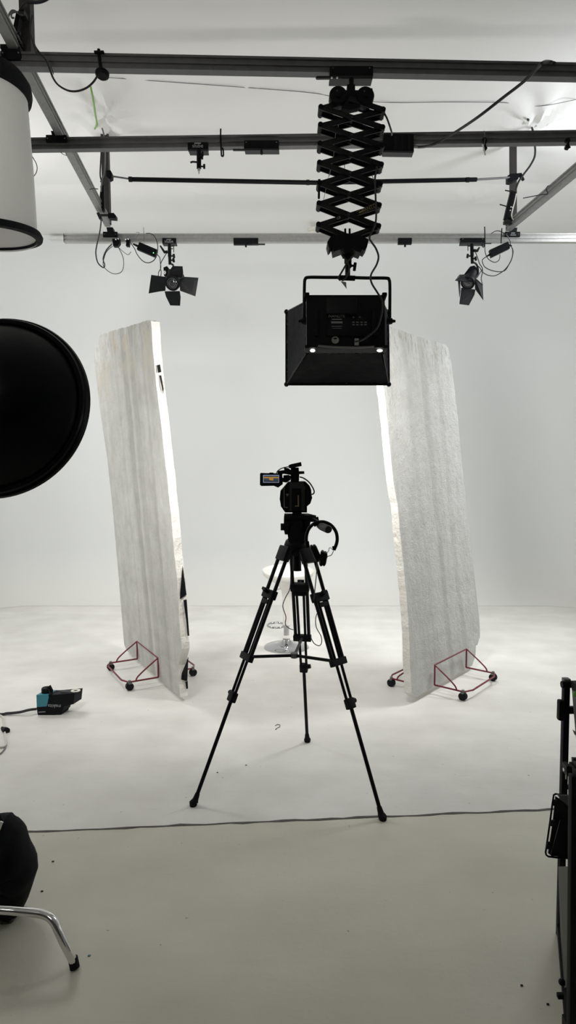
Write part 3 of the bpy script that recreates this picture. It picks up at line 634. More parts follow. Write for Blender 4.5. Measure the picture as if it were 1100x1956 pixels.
wire('hanging_cable', px(((929,490),(921.5,496),(922,503),(927,511),(940,517),(955,519),(965,516),(972,505),(978,492),(979,478),(976,470)), D), .0036, CAB, 'large cable loop below the right power brick')
wire('hanging_cable', px(((977,470),(980,478),(979,488),(975,500),(966,513),(955,522),(943,527),(930,525),(921,519),(916,511),(912,508)), D+.015), .0036, CAB, 'outer cable loop from right brick to right spotlight')
wire('hanging_cable', px(((926.5,460),(926,475),(928,487),(934,496),(944,501),(952,498),(954.5,491),(954.5,486)), D+.03), .003, CAB, 'small cable loop behind the right power brick')
wire('hanging_cable', px(((908,482),(912,492),(916,504),(921,512),(921,522),(919,532),(921.5,545)), D+.02), .0034, CAB, 'cable running down behind right spotlight')
wire('hanging_cable', px(((938,446),(945,442),(952,441),(960,444),(968,450),(974,460),(975,468)), D-.03), .003, CAB, 'cable arching over far rail to the right brick')
wire('cable_tie', px(((925.4,433),(926,450),(925.5,468),(923,472),(921,470),(921,466)), D-.035), .004, K, 'upright black tie on the rail above the right spotlight', 'cable tie')
wire('cable_tie', px(((958.5,436),(957.5,450),(957,465)), D-.035), .004, K, 'upright black tie holding the right power brick to the rail', 'cable tie')
# little ceiling sensor
sc = P(598,446,6.9); sc.z = ZC
t = thing('ceiling_sensor', 'small round ivory sensor on the ceiling above the far rail', 'sensor', P(597,440,6.9))
c = P(597.5,436.5,6.9)
obj('sensor_base', B().lathe([(0,.0),(.058,.0),(.058,-.02),(.05,-.03),(0,-.03)], c, (0,0,1), 24), SENS, t)
obj('sensor_dome', B().lathe([(.05,-.028),(.056,-.045),(.045,-.06),(0,-.066)], c, (0,0,1), 24), SENS, t)
obj('sensor_rod', B().cyl(c, V((c.x, c.y, ZC-.01)), .018, n=12), SENS, t)

# ---------------------------------------------------------------- drum lamp, upper left
XD, YD = P(-27,449,2.75).x, 2.75
zb = P(-27,449,2.75).z; zt = P(-27,165,2.75).z
drum = thing('drum_lantern', 'large white drum lantern with black trims hanging at upper left', 'lantern', (XD,YD,zb))
obj('drum_shade', B().lathe([(.178,zt-zb),(.181,zt-zb-.05),(.196,.3),(.207,.0)], (XD,YD,zb), (0,0,1), 64), WHF, drum)
obj('top_trim', B().lathe([(.150,zt-zb+.055),(.176,zt-zb+.05),(.196,zt-zb+.02),(.200,zt-zb-.01),(.196,zt-zb-.032),(.178,zt-zb-.038)], (XD,YD,zb), (0,0,1), 64), KF, drum)
obj('top_cover', B().lathe([(0,zt-zb+.05),(.150,zt-zb+.055)], (XD,YD,zb), (0,0,1), 48), KF, drum)
obj('bottom_trim', B().lathe([(.205,.02),(.222,.016),(.229,.0),(.226,-.012),(.200,-.014),(.198,.0),(.205,.02)], (XD,YD,zb), V((-.02,-.10,1)), 64), KF, drum)
obj('bottom_diffuser', B().lathe([(0,-.004),(.200,-.004)], (XD,YD,zb), V((-.02,-.10,1)), 64), mat('pale_diffuser', (.55,.54,.53), .9, var=.03), drum)
obj('hanging_rod', B().cyl((XD+.02,YD,zt+.05), (XD+.02,YD,ZL+.002), .012, n=12), KM, drum)

# ---------------------------------------------------------------- C stand with beauty dish and sandbag (stand column lies outside the frame)
foot = G(143,1850)
cs = V((-1.12, 1.90, 0))
stand = thing('c_stand', 'chrome stand leg with black rubber tip at lower left corner', 'light stand', cs)
rt = .0125
leg = [cs+V((0,0,.20)), Z(-60,1728,.185), Z(20,1739,.165), Z(60,1743,.157), Z(80,1746,.152), Z(94,1752,.145), Z(104,1763,.132), Z(112,1780,.110), Z(127,1812,.063), foot+V((-.004,.002,.020))]
obj('leg', B().tube(spline(leg, 4), rt, 16), CHR, stand)
lg = obj('rubber_foot', B().tube([foot+V((-.0075,.005,.030)), foot+V((0,.0,.002))], .0142, 16), RUB, stand)
for a in (140, 245):
    e = cs+V((math.cos(math.radians(a)),math.sin(math.radians(a)),0))*.52
    d = (e-cs); 
    obj('leg', B().tube(spline([cs+V((0,0,.26)), cs+d*.6+V((0,0,.2)), cs+d*.8+V((0,0,.16)), e+V((0,0,.02))], 4), rt, 12), CHR, stand)
    obj('rubber_foot', B().cyl(e+V((0,0,.03)), e+V((0,0,.002)), .0145, n=12), RUB, stand)
obj('column', B().cyl(cs+V((0,0,.1)), cs+V((0,0,1.75)), .0175, n=16), CHR, stand)
dc = P(-5,776,2.28)
obj('grip_head', B().cyl(cs+V((0,-.03,1.74)), cs+V((0,.03,1.74)), .03, n=16), KM, stand)
# dish: axis points away from the camera and down
dax = V((.05,.975,-.22)).normalized()
dish = thing('beauty_dish', 'big black reflector dish at left edge, its back facing us', 'reflector dish', dc)
rd = .338
obj('dish_shell', B().lathe([(.052,-.20),(.075,-.197),(.12,-.180),(.18,-.145),(.24,-.095),(.285,-.045),(.308,-.012),(.312,0),(.300,.0),(.23,-.085),(.12,-.165),(.05,-.185)], dc, dax, 96), DISH, dish)
obj('rim', B().lathe([(.308,-.022),(.322,-.022),(.326,-.014),(.323,-.007),(.334,-.004),(rd,.006),(.334,.016),(.31,.016),(.308,-.022)], dc, dax, 96), DISH, dish)
obj('mount_hub', B().lathe([(0,-.26),(.045,-.26),(.052,-.25),(.052,-.20),(.075,-.196)], dc, dax, 40), K, dish)
hb = dc - dax*.24
obj('mount_arm', B().tube([hb, V((cs.x+.0, cs.y+.0, 1.74))], .014, 12), K, dish)
# sandbag hanging on the stand leg
bag = thing('sandbag', 'black fabric sandbag slumped behind the chrome stand leg', 'sandbag', V((-.93,1.96,0)))
outl = [(-95,1600),(-60,1572),(-20,1566),(10,1563.5),(22,1572),(38,1593.5),(50,1622.5),(61,1653.7),(64.6,1672.6),(55.7,1700.5),(45.7,1729.5),(35.7,1749.5),(23.4,1763),(0,1752),(-40,1760),(-90,1755),(-110,1680)]
Db = 1.965
op = [P(x, y, Db) for x, y in outl]; cc = sum(op, V())/len(op)
b = B(); layers = []
ol = []
for i in range(len(op)):
    for k in range(3): ol.append(op[i].lerp(op[(i+1)%len(op)], k/3))
rings = 7
front = b.bm.verts.new(cc+V((0,-.09,0))); back = b.bm.verts.new(cc+V((0,.09,0)))
rws = []
for j in range(-rings, rings+1):
    s = math.cos(j/(rings+1)*PI/2)**.55; y = math.sin(j/(rings+1)*PI/2)*.08+.02
    row = []
    for i, p in enumerate(ol):
        q = cc+(p-cc)*s + V((0,y,0)); f = 1-abs(j)/(rings+1)
        q += V((0, -.012*math.sin(i*.9+j*.5)*(1-f)*(1 if j<0 else -1), 0))
        row.append(b.bm.verts.new(q))
    rws.append(row)
for r, q in zip(rws, rws[1:]):
    for i in range(len(ol)): b.bm.faces.new((r[i], r[(i+1)%len(ol)], q[(i+1)%len(ol)], q[i]))
for i in range(len(ol)):
    b.bm.faces.new((rws[0][(i+1)%len(ol)], rws[0][i], front)); b.bm.faces.new((rws[-1][i], rws[-1][(i+1)%len(ol)], back))
obj('bag_body', b, KF, bag)
obj('handle_strap', B().tube(spline(px(((-25,1575),(-8,1556),(2,1568),(5,1576),(-2,1590)), 1.95)), .008, 8), KF, bag)
obj('buckle', B().box(P(1,1577,1.925), (.010,.006,.028), M.Rotation(.35,3,'Y'), .002), STEEL, bag)
obj('bag_bottom', B().prism(px(((-60,1745),(12,1750),(26,1760),(20,1764),(-60,1764)), 1.945), (0,.10,0)), mat('grey_canvas', (.10,.10,.095), .9), bag, False)

# ---------------------------------------------------------------- foam panels
def foam_material(name, beige, streak, relief, lo, hi, bands, bump_d):
    global nt, tc
    m = bpy.data.materials.new(name); m.use_nodes = True; nt = m.node_tree; bs = nt.nodes['Principled BSDF']; tc = nt.nodes.new('ShaderNodeTexCoord')
    def mapped(s):
        q = nt.nodes.new('ShaderNodeMapping'); q.inputs['Scale'].default_value = s; nt.links.new(tc.outputs['Object'], q.inputs['Vector']); return q.outputs[0]
    sep = nt.nodes.new('ShaderNodeSeparateXYZ'); nt.links.new(tc.outputs['Object'], sep.inputs[0])
    c = ramp(noise(7, 10, None, .65), .35, .7, lo, hi)
    wob = math_('ADD', sep.outputs['X'], math_('MULTIPLY', math_('SUBTRACT', noise(2.2, 6, mapped((1.2,1,.35)), .6), .5), .16))
    for x0, x1, dk in bands:
        n1 = nt.nodes.new('ShaderNodeMapRange'); n1.inputs[1].default_value = x0-.012; n1.inputs[2].default_value = x0+.006; nt.links.new(wob, n1.inputs[0])
        n2 = nt.nodes.new('ShaderNodeMapRange'); n2.inputs[1].default_value = x1-.012; n2.inputs[2].default_value = x1+.03; nt.links.new(wob, n2.inputs[0])
        c = mixc(math_('MULTIPLY', math_('SUBTRACT', n1.outputs[0], n2.outputs[0]), 1.0), c, mixc(1.0, c, (dk,dk,dk*.99), 'MULTIPLY'))
    c = mixc(streak, c, ramp(noise(1.6, 2, mapped((3.4,1,.22))), .50, .535, (1,1,1), (.80,.80,.80)), 'MULTIPLY')
    c = mixc(streak*.7, c, ramp(noise(3.1, 3, mapped((3.0,1,.16))), .56, .60, (1,1,1), (.86,.86,.85)), 'MULTIPLY')
    c = mixc(math_('MULTIPLY', ramp(noise(60, 4, mapped((1.5,1,.6))), .66, .72, (0,0,0), (1,1,1)), .55), c, (.22,.21,.19))
    tp = nt.nodes.new('ShaderNodeMapRange'); tp.inputs[1].default_value = 1.85; tp.inputs[2].default_value = 2.35; nt.links.new(sep.outputs['Z'], tp.inputs[0])
    c = mixc(math_('MULTIPLY', math_('MULTIPLY', ramp(noise(5, 6, mapped((1,1,.8))), .53, .55, (0,0,0), (1,1,1)), tp.outputs[0]), beige), c, (.50,.46,.38))
    c = mixc(math_('MULTIPLY', math_('MULTIPLY', ramp(noise(38, 6, mapped((1,1,.35))), .52, .62, (0,0,0), (1,1,1)), ramp(tp.outputs[0], .55, 1, (0,0,0), (1,1,1))), .6), c, (.30,.29,.25))
    nt.links.new(c, bs.inputs['Base Color']); bs.inputs['Roughness'].default_value = .85
    c = mixc(math_('MULTIPLY', ramp(noise(34, 3, mapped((1,1,.8))), .70, .735, (0,0,0), (1,1,1)), .35), c, (.36,.35,.32))
    nt.links.new(c, bs.inputs['Base Color'])
    h = math_('ADD', math_('MULTIPLY', noise(130, 4), .5), math_('MULTIPLY', noise(22, 8, mapped((1,1,.7)), .7), 1.6))
    q = nt.nodes.new('ShaderNodeBump'); q.inputs['Strength'].default_value = relief; q.inputs['Distance'].default_value = bump_d
    nt.links.new(h, q.inputs['Height']); nt.links.new(q.outputs['Normal'], bs.inputs['Normal'])
    return m
ZB = .035
EDGE = mat('lit_broken_edge', (.72,.70,.655), .9, var=.22, scale=7, bump=.7, bscale=70)  # broken foam, colour lightened to carry the softbox light on the edges
def panel(label, near, far, sgn, lam, outline, t, m, patches):
    N = Z(*near, ZB); Fp = Z(*far, ZB); e = (Fp-N).normalized()
    out = V((e.y, -e.x, 0))*sgn
    lam = math.radians(lam); up = V((0,0,1))*math.cos(lam) + out*math.sin(lam)
    n = out*math.cos(lam) - V((0,0,1))*math.sin(lam)     # faces the camera
    yax = up.cross(e)                                   # local y
    R = M((e, yax, up)).transposed().to_4x4(); mtx = M.Translation(N) @ R; inv = mtx.inverted()
    ins = 1 if yax.dot(n) < 0 else -1
    loc = [inv @ onplane(x, y, N, n) for x, y in outline]
    pts = []
    for i in range(len(loc)):
        a, c = loc[i], loc[(i+1)%len(loc)]; k = max(1, int((c-a).length/.03))
        for j in range(k):
            p = a.lerp(c, j/k); jt = .0035
            pts.append(V((p.x+random.uniform(-jt,jt), 0, max(0, p.z+random.uniform(-jt,jt)*.8))))
    b = B(); L = 3; rows = []
    for q in range(L+1):
        dpt = ins*t*q/L; jt = .0 if q in (0,) else .0022
        rows.append([b.bm.verts.new((p.x+random.uniform(-jt,jt), dpt, max(0, p.z+random.uniform(-jt,jt)))) for p in pts])
    for r, q in zip(rows, rows[1:]):
        for i in range(len(pts)): b.bm.faces.new((r[i], r[(i+1)%len(pts)], q[(i+1)%len(pts)], q[i]))
    for r, ft in ((rows[0], 0), (rows[-1], 1)):
        es = [b.bm.edges.get((r[i], r[(i+1)%len(r)])) for i in range(len(r))]
        bmesh.ops.triangle_fill(b.bm, edges=es, use_beauty=True)
    nf = len(b.bm.faces); b.bm.faces.ensure_lookup_table()
    for f in b.bm.faces: f.material_index = 1 if len(f.verts) == 4 else 0
    o = obj('foam_panel', b, m, None, False); o.data.materials.append(EDGE); o.matrix_world = mtx; tag(o, label, 'foam panel', 'white foam reflector boards')
    if 1:
        print(label, 'e', e, 'size', min(p.x for p in loc), max(p.x for p in loc), max(p.z for p in loc))
    for poly in patches:   # dark tape left on the thin edge, given as (height, across 0..1)
        xs = [min(p.x for p in pts if abs(p.z-h) < .06) - .006 for h, a in poly]
        bb = B(); bb.prism([V((x, ins*t*a, h)) for x, (h, a) in zip(xs, poly)], V((-.003,0,0)))
        ch = obj('black_tape', bb, K, o, False, local=True); ch['label'] = 'torn black tape on the edge'
    return N, e, out, o
LOUT = [(344,1333.5),(340,1272),(347,1240),(343,1196),(338,1104),(333,1060),(327,990),(323.5,960),(319,910),(314,870),(309,824),(304,780),(298,730),(292,670),(289.5,630),(288,614),(280,612),(246,623),(230,627),(190,640),(188,660),(180,671),(180,690),(192,790),(204,870),(213,950),(216,980),(228,1120),(237,1230),(242,1244),(270,1269),(304,1300),(320,1314)]
ROUT = [(795,1331),(786,1324),(784,1278),(780,1187),(774.5,1119),(769,1062),(764,1017),(758.6,960),(752,927),(747,879),(741.5,818),(736,770),(732,735),(721,618),(747,625),(809,646),(853,659),(857,668),(862.5,698),(874.5,796),(881,873),(890,958),(899.5,1039.5),(908.6,1123.6),(915.5,1182.7),(916.6,1216.8),(912,1231.6),(908.6,1233),(907.5,1255),(902,1271),(829,1314.5)]
NL, eL, oL, pl = panel('tall worn white foam board leaning on the left, dark tape on its edge', (346,1334), (240,1241), -1, 4.2, LOUT, .052, foam_material('stained_foam', .9, .3, .5, (.47,.465,.44), (.60,.595,.575), ((.52,.62,.80),(.36,.45,.83),(.16,.20,.86),(-.1,.34,.92),(.78,.80,.9)), .012),
    [((2.07,.25),(2.075,.6),(2.03,.65),(2.025,.3)), ((2.01,.40),(2.01,.62),(1.93,.72),(1.90,.6)), ((.86,.75),(.68,.98),(.66,.15),(.70,.2)), ((.65,.55),(.65,.95),(.42,1.0),(.42,.8),(.52,.75)), ((.28,.8),(.16,1.0),(.10,.95),(.12,.2),(.16,.35)), ((.10,.7),(.10,1.0),(.05,1.0),(.05,.8))])
NR, eR, oR, pr = panel('tall pitted white foam board leaning on the right, partly behind the studio light', (795,1331), (902,1271), 1, -7.5, ROUT, .052, foam_material('pitted_foam', .12, .25, .85, (.57,.57,.545), (.69,.69,.67), ((.50,.57,.88),(.30,.33,.94),(.74,.80,.90)), .02), [])

# wheeled red stands (built once in local coordinates, then copied)
def make_cart(label):
    t = thing('wheeled_panel_stand', label, 'panel stand', (0,0,0), 'red wheeled stands holding the foam boards'); ORG[t.name] = V()
    r = .006; W = .245; Dp = .205; z0 = .055; z1 = .19
    fr = B()
    fr.tube([(-W,0,z0),(-W,0,z1),(W,0,z1),(W,0,z0)], r, 8)
    obj('upright_frame', fr, RED, t, local=True)
    b2 = B(); b2.tube(spline([(-W,0,z0),(-W,Dp*.8,z0),(-W,Dp,z0)],1), r, 8); b2.tube([(W,0,z0),(W,Dp,z0)], r, 8)
    b2.tube([(-W,Dp,z0),(-W+.07,Dp+.03,z0),(W-.07,Dp+.03,z0),(W,Dp,z0)], r, 8)
    obj('base_frame', b2, RED, t, local=True)
    for s in (-1, 1):
        obj('brace', B().tube(spline([(s*W,0,z1),(s*W,Dp*.38,z1-.055),(s*W,Dp*.66,z1-.10),(s*W,Dp*.74,z0+.015),(s*W,Dp*.76,z0)], 3), r*.9, 8), RED, t, local=True)
        c = obj('caster_wheel', B().cyl((s*W-.014,Dp-.005,.026), (s*W+.014,Dp-.005,.026), .026, n=20), RUB, t, local=True)
        obj('caster_fork', B().cyl((s*W,Dp-.005,.05), (s*W,Dp-.005,.066), .010, n=10).box((s*W,Dp-.005,.049), (.036,.02,.008)), GRYP, c, local=True)
    return t
def dup(root, label):
    r = root.copy(); C.objects.link(r); r['label'] = label
    for ch in list(root.children):
        c = ch.copy(); C.objects.link(c); c.parent = r
        for g in ch.children:
            d = g.copy(); C.objects.link(d); d.parent = c
    return r
cart = make_cart('red wheeled stand at the near side of the left foam board')
def place(o, N, e, out, along, off):
    p = N + e*along + out*off; p.z = 0
    o.location = p; o.rotation_euler = (0,0,math.atan2(out.y, out.x)-PI/2)
place(cart, NL, eL, oL, .655, .012)
place(dup(cart, 'red wheeled stand mostly hidden behind the left foam board, one caster showing'), NL, eL, -oL, .72, .067)
place(dup(cart, 'red wheeled stand at the near side of the right foam board'), NR, eR, oR, .47, .012)
place(dup(cart, 'red wheeled stand mostly hidden behind the right foam board, one caster showing'), NR, eR, -oR, .40, .075)

# ---------------------------------------------------------------- bar stool
sb = G(547,1236.5); sb.z = 0
stl = thing('bar_stool', 'white bar stool with chrome base behind the tripod', 'bar stool', sb)
obj('base_plate', B().lathe([(0,0),(.186,0),(.188,.006),(.180,.013),(.12,.022),(.06,.038),(.032,.065),(.030,.085),(0,.085)], sb, (0,0,1), 56), CHRS, stl)
obj('gas_column', B().cyl(sb+V((0,0,.08)), sb+V((0,0,.25)), .0235, n=24), CHRS, stl)
obj('collar', B().cyl(sb+V((0,0,.082)), sb+V((0,0,.104)), .031, n=24), WHP, stl)
obj('seat_shell', B().lathe([(0,.20),(.032,.20),(.0335,.24),(.036,.34),(.041,.42),(.052,.49),(.075,.535),(.115,.567),(.165,.595),(.202,.628),(.212,.655),(.211,.662),(.203,.657),(.190,.630),(.155,.603),(.08,.587),(0,.583)], sb, V((.02,-.10,1)), 64), WHP, stl)
obj('column_ring', B().cyl(sb+V((0,0,.185)), sb+V((0,0,.205)), .033, n=24), CHRS, stl)
fc = sb+V((-.085,-.03,.195))
obj('foot_ring', B().tube([fc+V((math.cos(a)*.072, math.sin(a)*.088, 0)) for a in [2*PI*i/36 for i in range(37)]], .0085, 10), CHRS, stl)
obj('seat_lever', B().cyl(sb+V((-.03,0,.50)), sb+V((-.14,-.03,.475)), .006, n=8), CHR, stl)

# ---------------------------------------------------------------- tripod
fL, fR, fB = G(369,1539), G(731,1566), G(587,1417)
for f in (fL, fR, fB): f.z = 0
tc0 = (fL+fR+fB)/3; DT = 2.95
trip = thing('video_tripod', 'black video tripod in the middle with twin tube legs', 'tripod', tc0)
tp_ = {'L': (P(546,1048,DT-.04), fL), 'R': (P(586,1052,DT-.06), fR), 'B': (P(569,1046,DT+.07), fB)}
blocks = []
for kx, (T, Ft) in tp_.items():
    d = (Ft-T).normalized(); s = d.cross((Ft-tc0).normalized()); s = V((0,0,1)).cross(V((d.x,d.y,0))).normalized(); Ln = (Ft-T).length; q = s.cross(d).normalized()
    R3 = M((s, q, d)).transposed()
    at = lambda u: T+d*Ln*u
    leg = obj('leg', B().tube([at(.0)+s*.036, at(.44)+s*.034], .0088, 10).tube([at(.0)-s*.036, at(.44)-s*.034], .0088, 10), KM, trip)
    obj('inner_tube', B().tube([at(.17)+s*.018, at(.60)+s*.014], .0066, 8).tube([at(.17)-s*.018, at(.60)-s*.014], .0066, 8).tube([at(.57), at(.975)], .0088, 12), K, leg)
    obj('top_joint', B().box(at(.02), (.082,.032,.07), R3, .006), K, leg)
    obj('leg_clamp', B().box(at(.185), (.094,.030,.042), R3, .005).box(at(.215), (.054,.022,.022), R3, .004), K, leg)
    obj('clamp_knob', B().cyl(at(.18)+q*-.01, at(.175)-q*.038, .011, .009, 12).box(at(.172)-q*.036, (.034,.010,.014), R3, .003), K, leg)
    obj('spreader_block', B().box(at(.435), (.092,.026,.032), R3, .004), K, leg); blocks.append(at(.435))
    obj('lower_clamp', B().box(at(.59), (.042,.030,.046), R3, .006).cyl(at(.585)-s*.01, at(.58)-s*.036 if kx != 'R' else at(.585)+s*.036, .013, .011, 12), K, leg)
    obj('rubber_foot', B().tube([at(.955), at(.975), at(.985)], [.0105,.013,.0165], 14).tube([at(.984), Ft+V((0,0,.012)), Ft+V((0,0,0.001))], [.0165,.0185,.016], 14), RUB, leg)
hubp = sum(blocks, V())/3 + V((0,0,-.012)); hubp = P(562,1252,hubp.y-.05)
obj('spreader_hub', B().cyl(hubp-V((0,0,.010)), hubp+V((0,0,.012)), .017, n=16), GRYP, trip)
for bl in blocks: obj('spreader_arm', B().tube([hubp, bl], .0075, 8), KM if bl is not blocks[2] else KS, trip)
ct = P(566,1040,DT)
obj('bowl', B().lathe([(0,-.05),(.045,-.05),(.056,-.03),(.058,.0),(.05,.02),(.038,.03),(0,.03)], ct, (0,0,1), 28), K, trip)
obj('bowl_handle', B().cyl(P(567,1044,DT), P(567.3,1090,DT), .0165, .0215, 20), K, trip)
hd = obj('fluid_head', B().prism(px(((553,992),(556,990),(582,990),(584,1000),(583,1036),(575,1040),(558,1040),(551,1034),(549,1020)), DT-.05), (0,.10,0)).prism(px(((542,990),(547,988),(553,997),(555,1012),(551,1021),(544,1021),(542,1012)), DT-.05), (0,.09,0)).prism(px(((577,990),(586,988),(594,990),(592,1004),(586,1016),(578,1016)), DT-.05), (0,.09,0)).lathe([(0,0),(.024,0),(.026,.012),(.018,.022),(0,.022)], P(565,998,DT-.01), (0,0,1), 20), K, trip)
obj('drag_knob', B().cyl(P(536,1006.5,DT), P(545,1006.5,DT), .017, n=14), K, hd)
obj('pan_joint', B().cyl(P(588,989,DT-.04), P(603,991,DT-.04), .020, .016, 14).cyl(P(600,993,DT-.06), P(608.5,991,DT-.06), .009, .011, 10), K, hd)
obj('slide_plate', B().box(P(566.5,986,DT), (.118,.14,.018), None, .004).box(P(566.5,990.5,DT), (.10,.12,.006), None, .002), K, hd)
pa, pb2 = P(597,992,DT-.06), P(633,1011,DT-.40)
hn = obj('pan_handle', B().tube([pa, pa.lerp(pb2,.55)], .008, 10), KM, trip)
g0 = P(610,1004,DT-.28); g1 = P(627.5,1011.5,DT-.42)
obj('handle_grip', B().tube([pa.lerp(pb2,.5), g0, g0.lerp(g1,.3), g0.lerp(g1,.95), g1], [.010,.013,.0165,.0165,.014], 14), KS, hn)

# ---------------------------------------------------------------- cinema camera
DCm = DT-.05
cm = thing('video_camera', 'black cinema camera on the tripod, fold out screen lit', 'camera', P(566,982,DT))
def cp(pts, D0, dep, m, name, parent=cm, smooth=False): return obj(name, B().prism(px(pts, D0), (0,dep,0)), m, parent, smooth)
body = cp([(480+x/5.5, 860+y/5.5) for x, y in ((385,335),(570,330),(612,372),(630,420),(632,470),(640,500),(620,560),(585,590),(585,655),(355,655),(310,590),(303,540),(297,515),(305,430),(345,385))], DCm, .20, K, 'camera_body')
cp([(480+x/5.5, 860+y/5.5) for x, y in ((400,340),(545,340),(560,375),(560,640),(400,640))], DCm-.012, .02, KS, 'rear_plate', body)
cp([(480+x/5.5, 860+y/5.5) for x, y in ((425,400),(525,400),(525,640),(425,640))], DCm-.016, .008, K, 'battery_plate', body)
cp([(480+x/5.5, 860+y/5.5) for x, y in ((340,395),(347,395),(350,595),(385,600),(385,606),(340,603))], DCm-.008, .008, GRYP, 'side_trim', body)
cp([(480+x/5.5, 860+y/5.5) for x, y in ((487,475),(499,470),(501,592),(455,592),(456,582),(487,580))], DCm-.02, .005, BRASS, 'contact_strip', body)
for x, y in ((372,465),(385,465),(378,478)): obj('button', B().cyl(P(480+x/5.5,860+y/5.5,DCm-.004), P(480+x/5.5,860+y/5.5,DCm-.008), .004, n=8), GRYP, body)
obj('port_ring', B().cyl(P(580,932,DCm-.008), P(580,932,DCm), .0085, n=16), KS, body)
obj('lens', B().cyl(P(566,950,DCm+.19), P(566,950,DCm+.36), .045, .05, 28), K, cm)
obj('dovetail', B().box(P(567,981,DT), (.043,.12,.016), None, .002), K, cm)
hdl = cp(((555.5,893),(570.5,893),(571.5,908),(571,921),(555,921)), DCm+.02, .16, K, 'top_handle')
cp(((570,900),(581,900),(581.5,905),(570,906)), DCm+.05, .05, K, 'handle_bracket')
obj('microphone', B().prism(px(((551,888.5),(556,886.5),(575,882.5),(576.3,890),(556,894.5),(551.5,894)), DCm), (0,.10,0)), K, cm, False)
mon = cp(((496.5,905),(498,903.2),(513,903.8),(516,902.6),(521,902.6),(523,904),(539,904.5),(540,925),(531,931.5),(523,928),(499,928.5),(496.3,926)), DCm-.03, .022, K, 'monitor')
sc_ = obj('screen', B().prism(px(((502.6,907.3),(532.8,907.3),(532.8,921.9),(502.6,921.9)), DCm-.031), (0,.001,0)), SCRW, mon, False)
for y0, y1, m in ((908.3,911,SCRB),(911,913.4,SCRO),(913.4,917,SCRB),(917,921.1,mat('screen_dark', (.05,.06,.08), .4, emit=(.06,.08,.12,.25)))):
    obj('screen_band', B().prism(px(((503.4,y0),(532,y0),(532,y1),(503.4,y1)), DCm-.0325), (0,.001,0)), m, mon, False)
obj('screen_spot', B().prism(px(((514,913.4),(522,913.4),(522,918),(514,917)), DCm-.034), (0,.001,0)), SCRO, mon, False)
obj('monitor_arm', B().tube(px(((530,903),(543,901.5),(557,904)), DCm), .009, 10).tube(px(((538,916),(546,918),(551,915),(552,908)), DCm), .010, 10).prism(px(((541,908),(552,907),(553,916),(547,922),(541,921)), DCm), (0,.03,0)).prism(px(((542,893),(550,894),(556,898),(556,906),(544,904)), DCm), (0,.03,0)), K, cm)
obj('cable', B().tube(spline(px(((527.5,906),(530,900),(537,895),(545,892.5),(553,891.5)), DCm-.02)), .0024, 6).tube(spline(px(((572,911),(580,913.5),(590,921),(597,931),(600,939),(598,943.5),(593,944.5)), DCm)), .0032, 6), CAB, cm)

# ---------------------------------------------------------------- headphones hanging on the pan handle
hp = thing('headphones', 'black headphones hanging from the tripod pan handle', 'headphones', P(614,1076,2.62))
DH = DT-.30
band = [(586,1040),(584.8,1030),(586,1020),(590,1010),(598,1001.5),(608,997.5),(618,997),(628,1000.5),(636,1007),(642,1017),(644,1029),(642.5,1039),(638.5,1049)]
obj('headband', B().tube(spline(px(band, DH), 4), .0072, 8), K, hp)
obj('headband_pad', B().tube(spline(px([(599,1003.5),(608,999.5),(618,999),(627,1002.5)], DH), 4), .008, 8), KF, hp)
obj('slider', B().prism(px(((634.5,1044),(641.5,1043),(641,1052),(635.5,1051)), DH-.006), (0,.012,0)).prism(px(((583,1035),(590,1034),(592,1046),(585,1047)), DH-.006), (0,.012,0)), K, hp, False)
obj('wire_hinge', B().tube(spline(px(((636,1051),(630,1046),(627,1053),(622,1059)), DH)), .0014, 6).tube(spline(px(((637,1052),(633,1060),(626,1063),(623,1068)), DH)), .0016, 6), KM, hp)
def cup(x0,y0,x1,y1,w,dy):
    a, c = P(x0,y0,DH), P(x1,y1,DH); d = (c-a); L = d.length; d.normalize(); n = V((0,1,0)); s = d.cross(n)
    b = B().box((a+c)/2, (w*.45,.075,L), M((s, n, d)).transposed(), .010).box((a+c)/2+s*w*.35, (w*.5,.07,L*.92), M((s, n, d)).transposed(), .012)
    return b
obj('ear_cup', cup(594,1042,607,1072,.034,0), K, hp)
obj('ear_cup', cup(617,1052,612,1080,.034,0), K, hp)
obj('cord', B().tube(spline([P(606,1072,DH),P(604,1100,DH+.05),P(600,1150,DH+.15),P(607,1165,DH+.2),P(603,1180,DH+.3),P(604,1198,DH+.32),P(613,1215,DH+.33),P(614,1228,DH+.33),P(609,1233.5,DH+.33),P(600,1229,DH+.33),P(594,1219,DH+.33)]), .0022, 6), CAB, hp)
wire('camera_cable', [P(553,1030,DT+.08),P(555,1080,DT+.1),P(554,1122,DT+.1),P(545,1142,DT+.1),P(540,1158,DT+.1),P(546,1178,DT+.1),P(545,1192,DT+.1),P(552,1200,DT+.1),P(560,1203,DT+.12)], .0022, CAB, 'thin cable hanging in loops inside the tripod legs')

# ---------------------------------------------------------------- flood light on the floor at left
fl0 = G(95,1364); Dfl = fl0.y-.02
fld = thing('floor_flood_light', 'small teal and black work light standing on the floor at left', 'work light', V((fl0.x, fl0.y+.05, 0)))
dpt = V((.02,.085,0))
kx = lambda x, y: (x/6.11, 1270+y/6.11)
obj('lamp_housing', B().prism(px([kx(*p) for p in ((560,352),(612,352),(872,328),(858,458),(745,486),(722,555),(438,572),(428,492),(545,482))], Dfl), dpt), K, fld, False)
obj('battery_foot', B().prism(px([kx(*p) for p in ((440,570),(720,553),(712,580),(445,600))], Dfl+.004), dpt*.9), RUB, fld, False)
obj('teal_cover', B().prism(px([kx(*p) for p in ((424,352),(560,350),(566,380),(545,484),(429,493))], Dfl-.004), dpt), TEAL, fld, False)
c0 = P(*kx(493,345), Dfl)+dpt*.5
obj('round_cap', B().lathe([(0,.028),(.026,.028),(.030,.022),(.030,-.002),(0,-.002)], c0, (0,0,1), 24), K, fld)
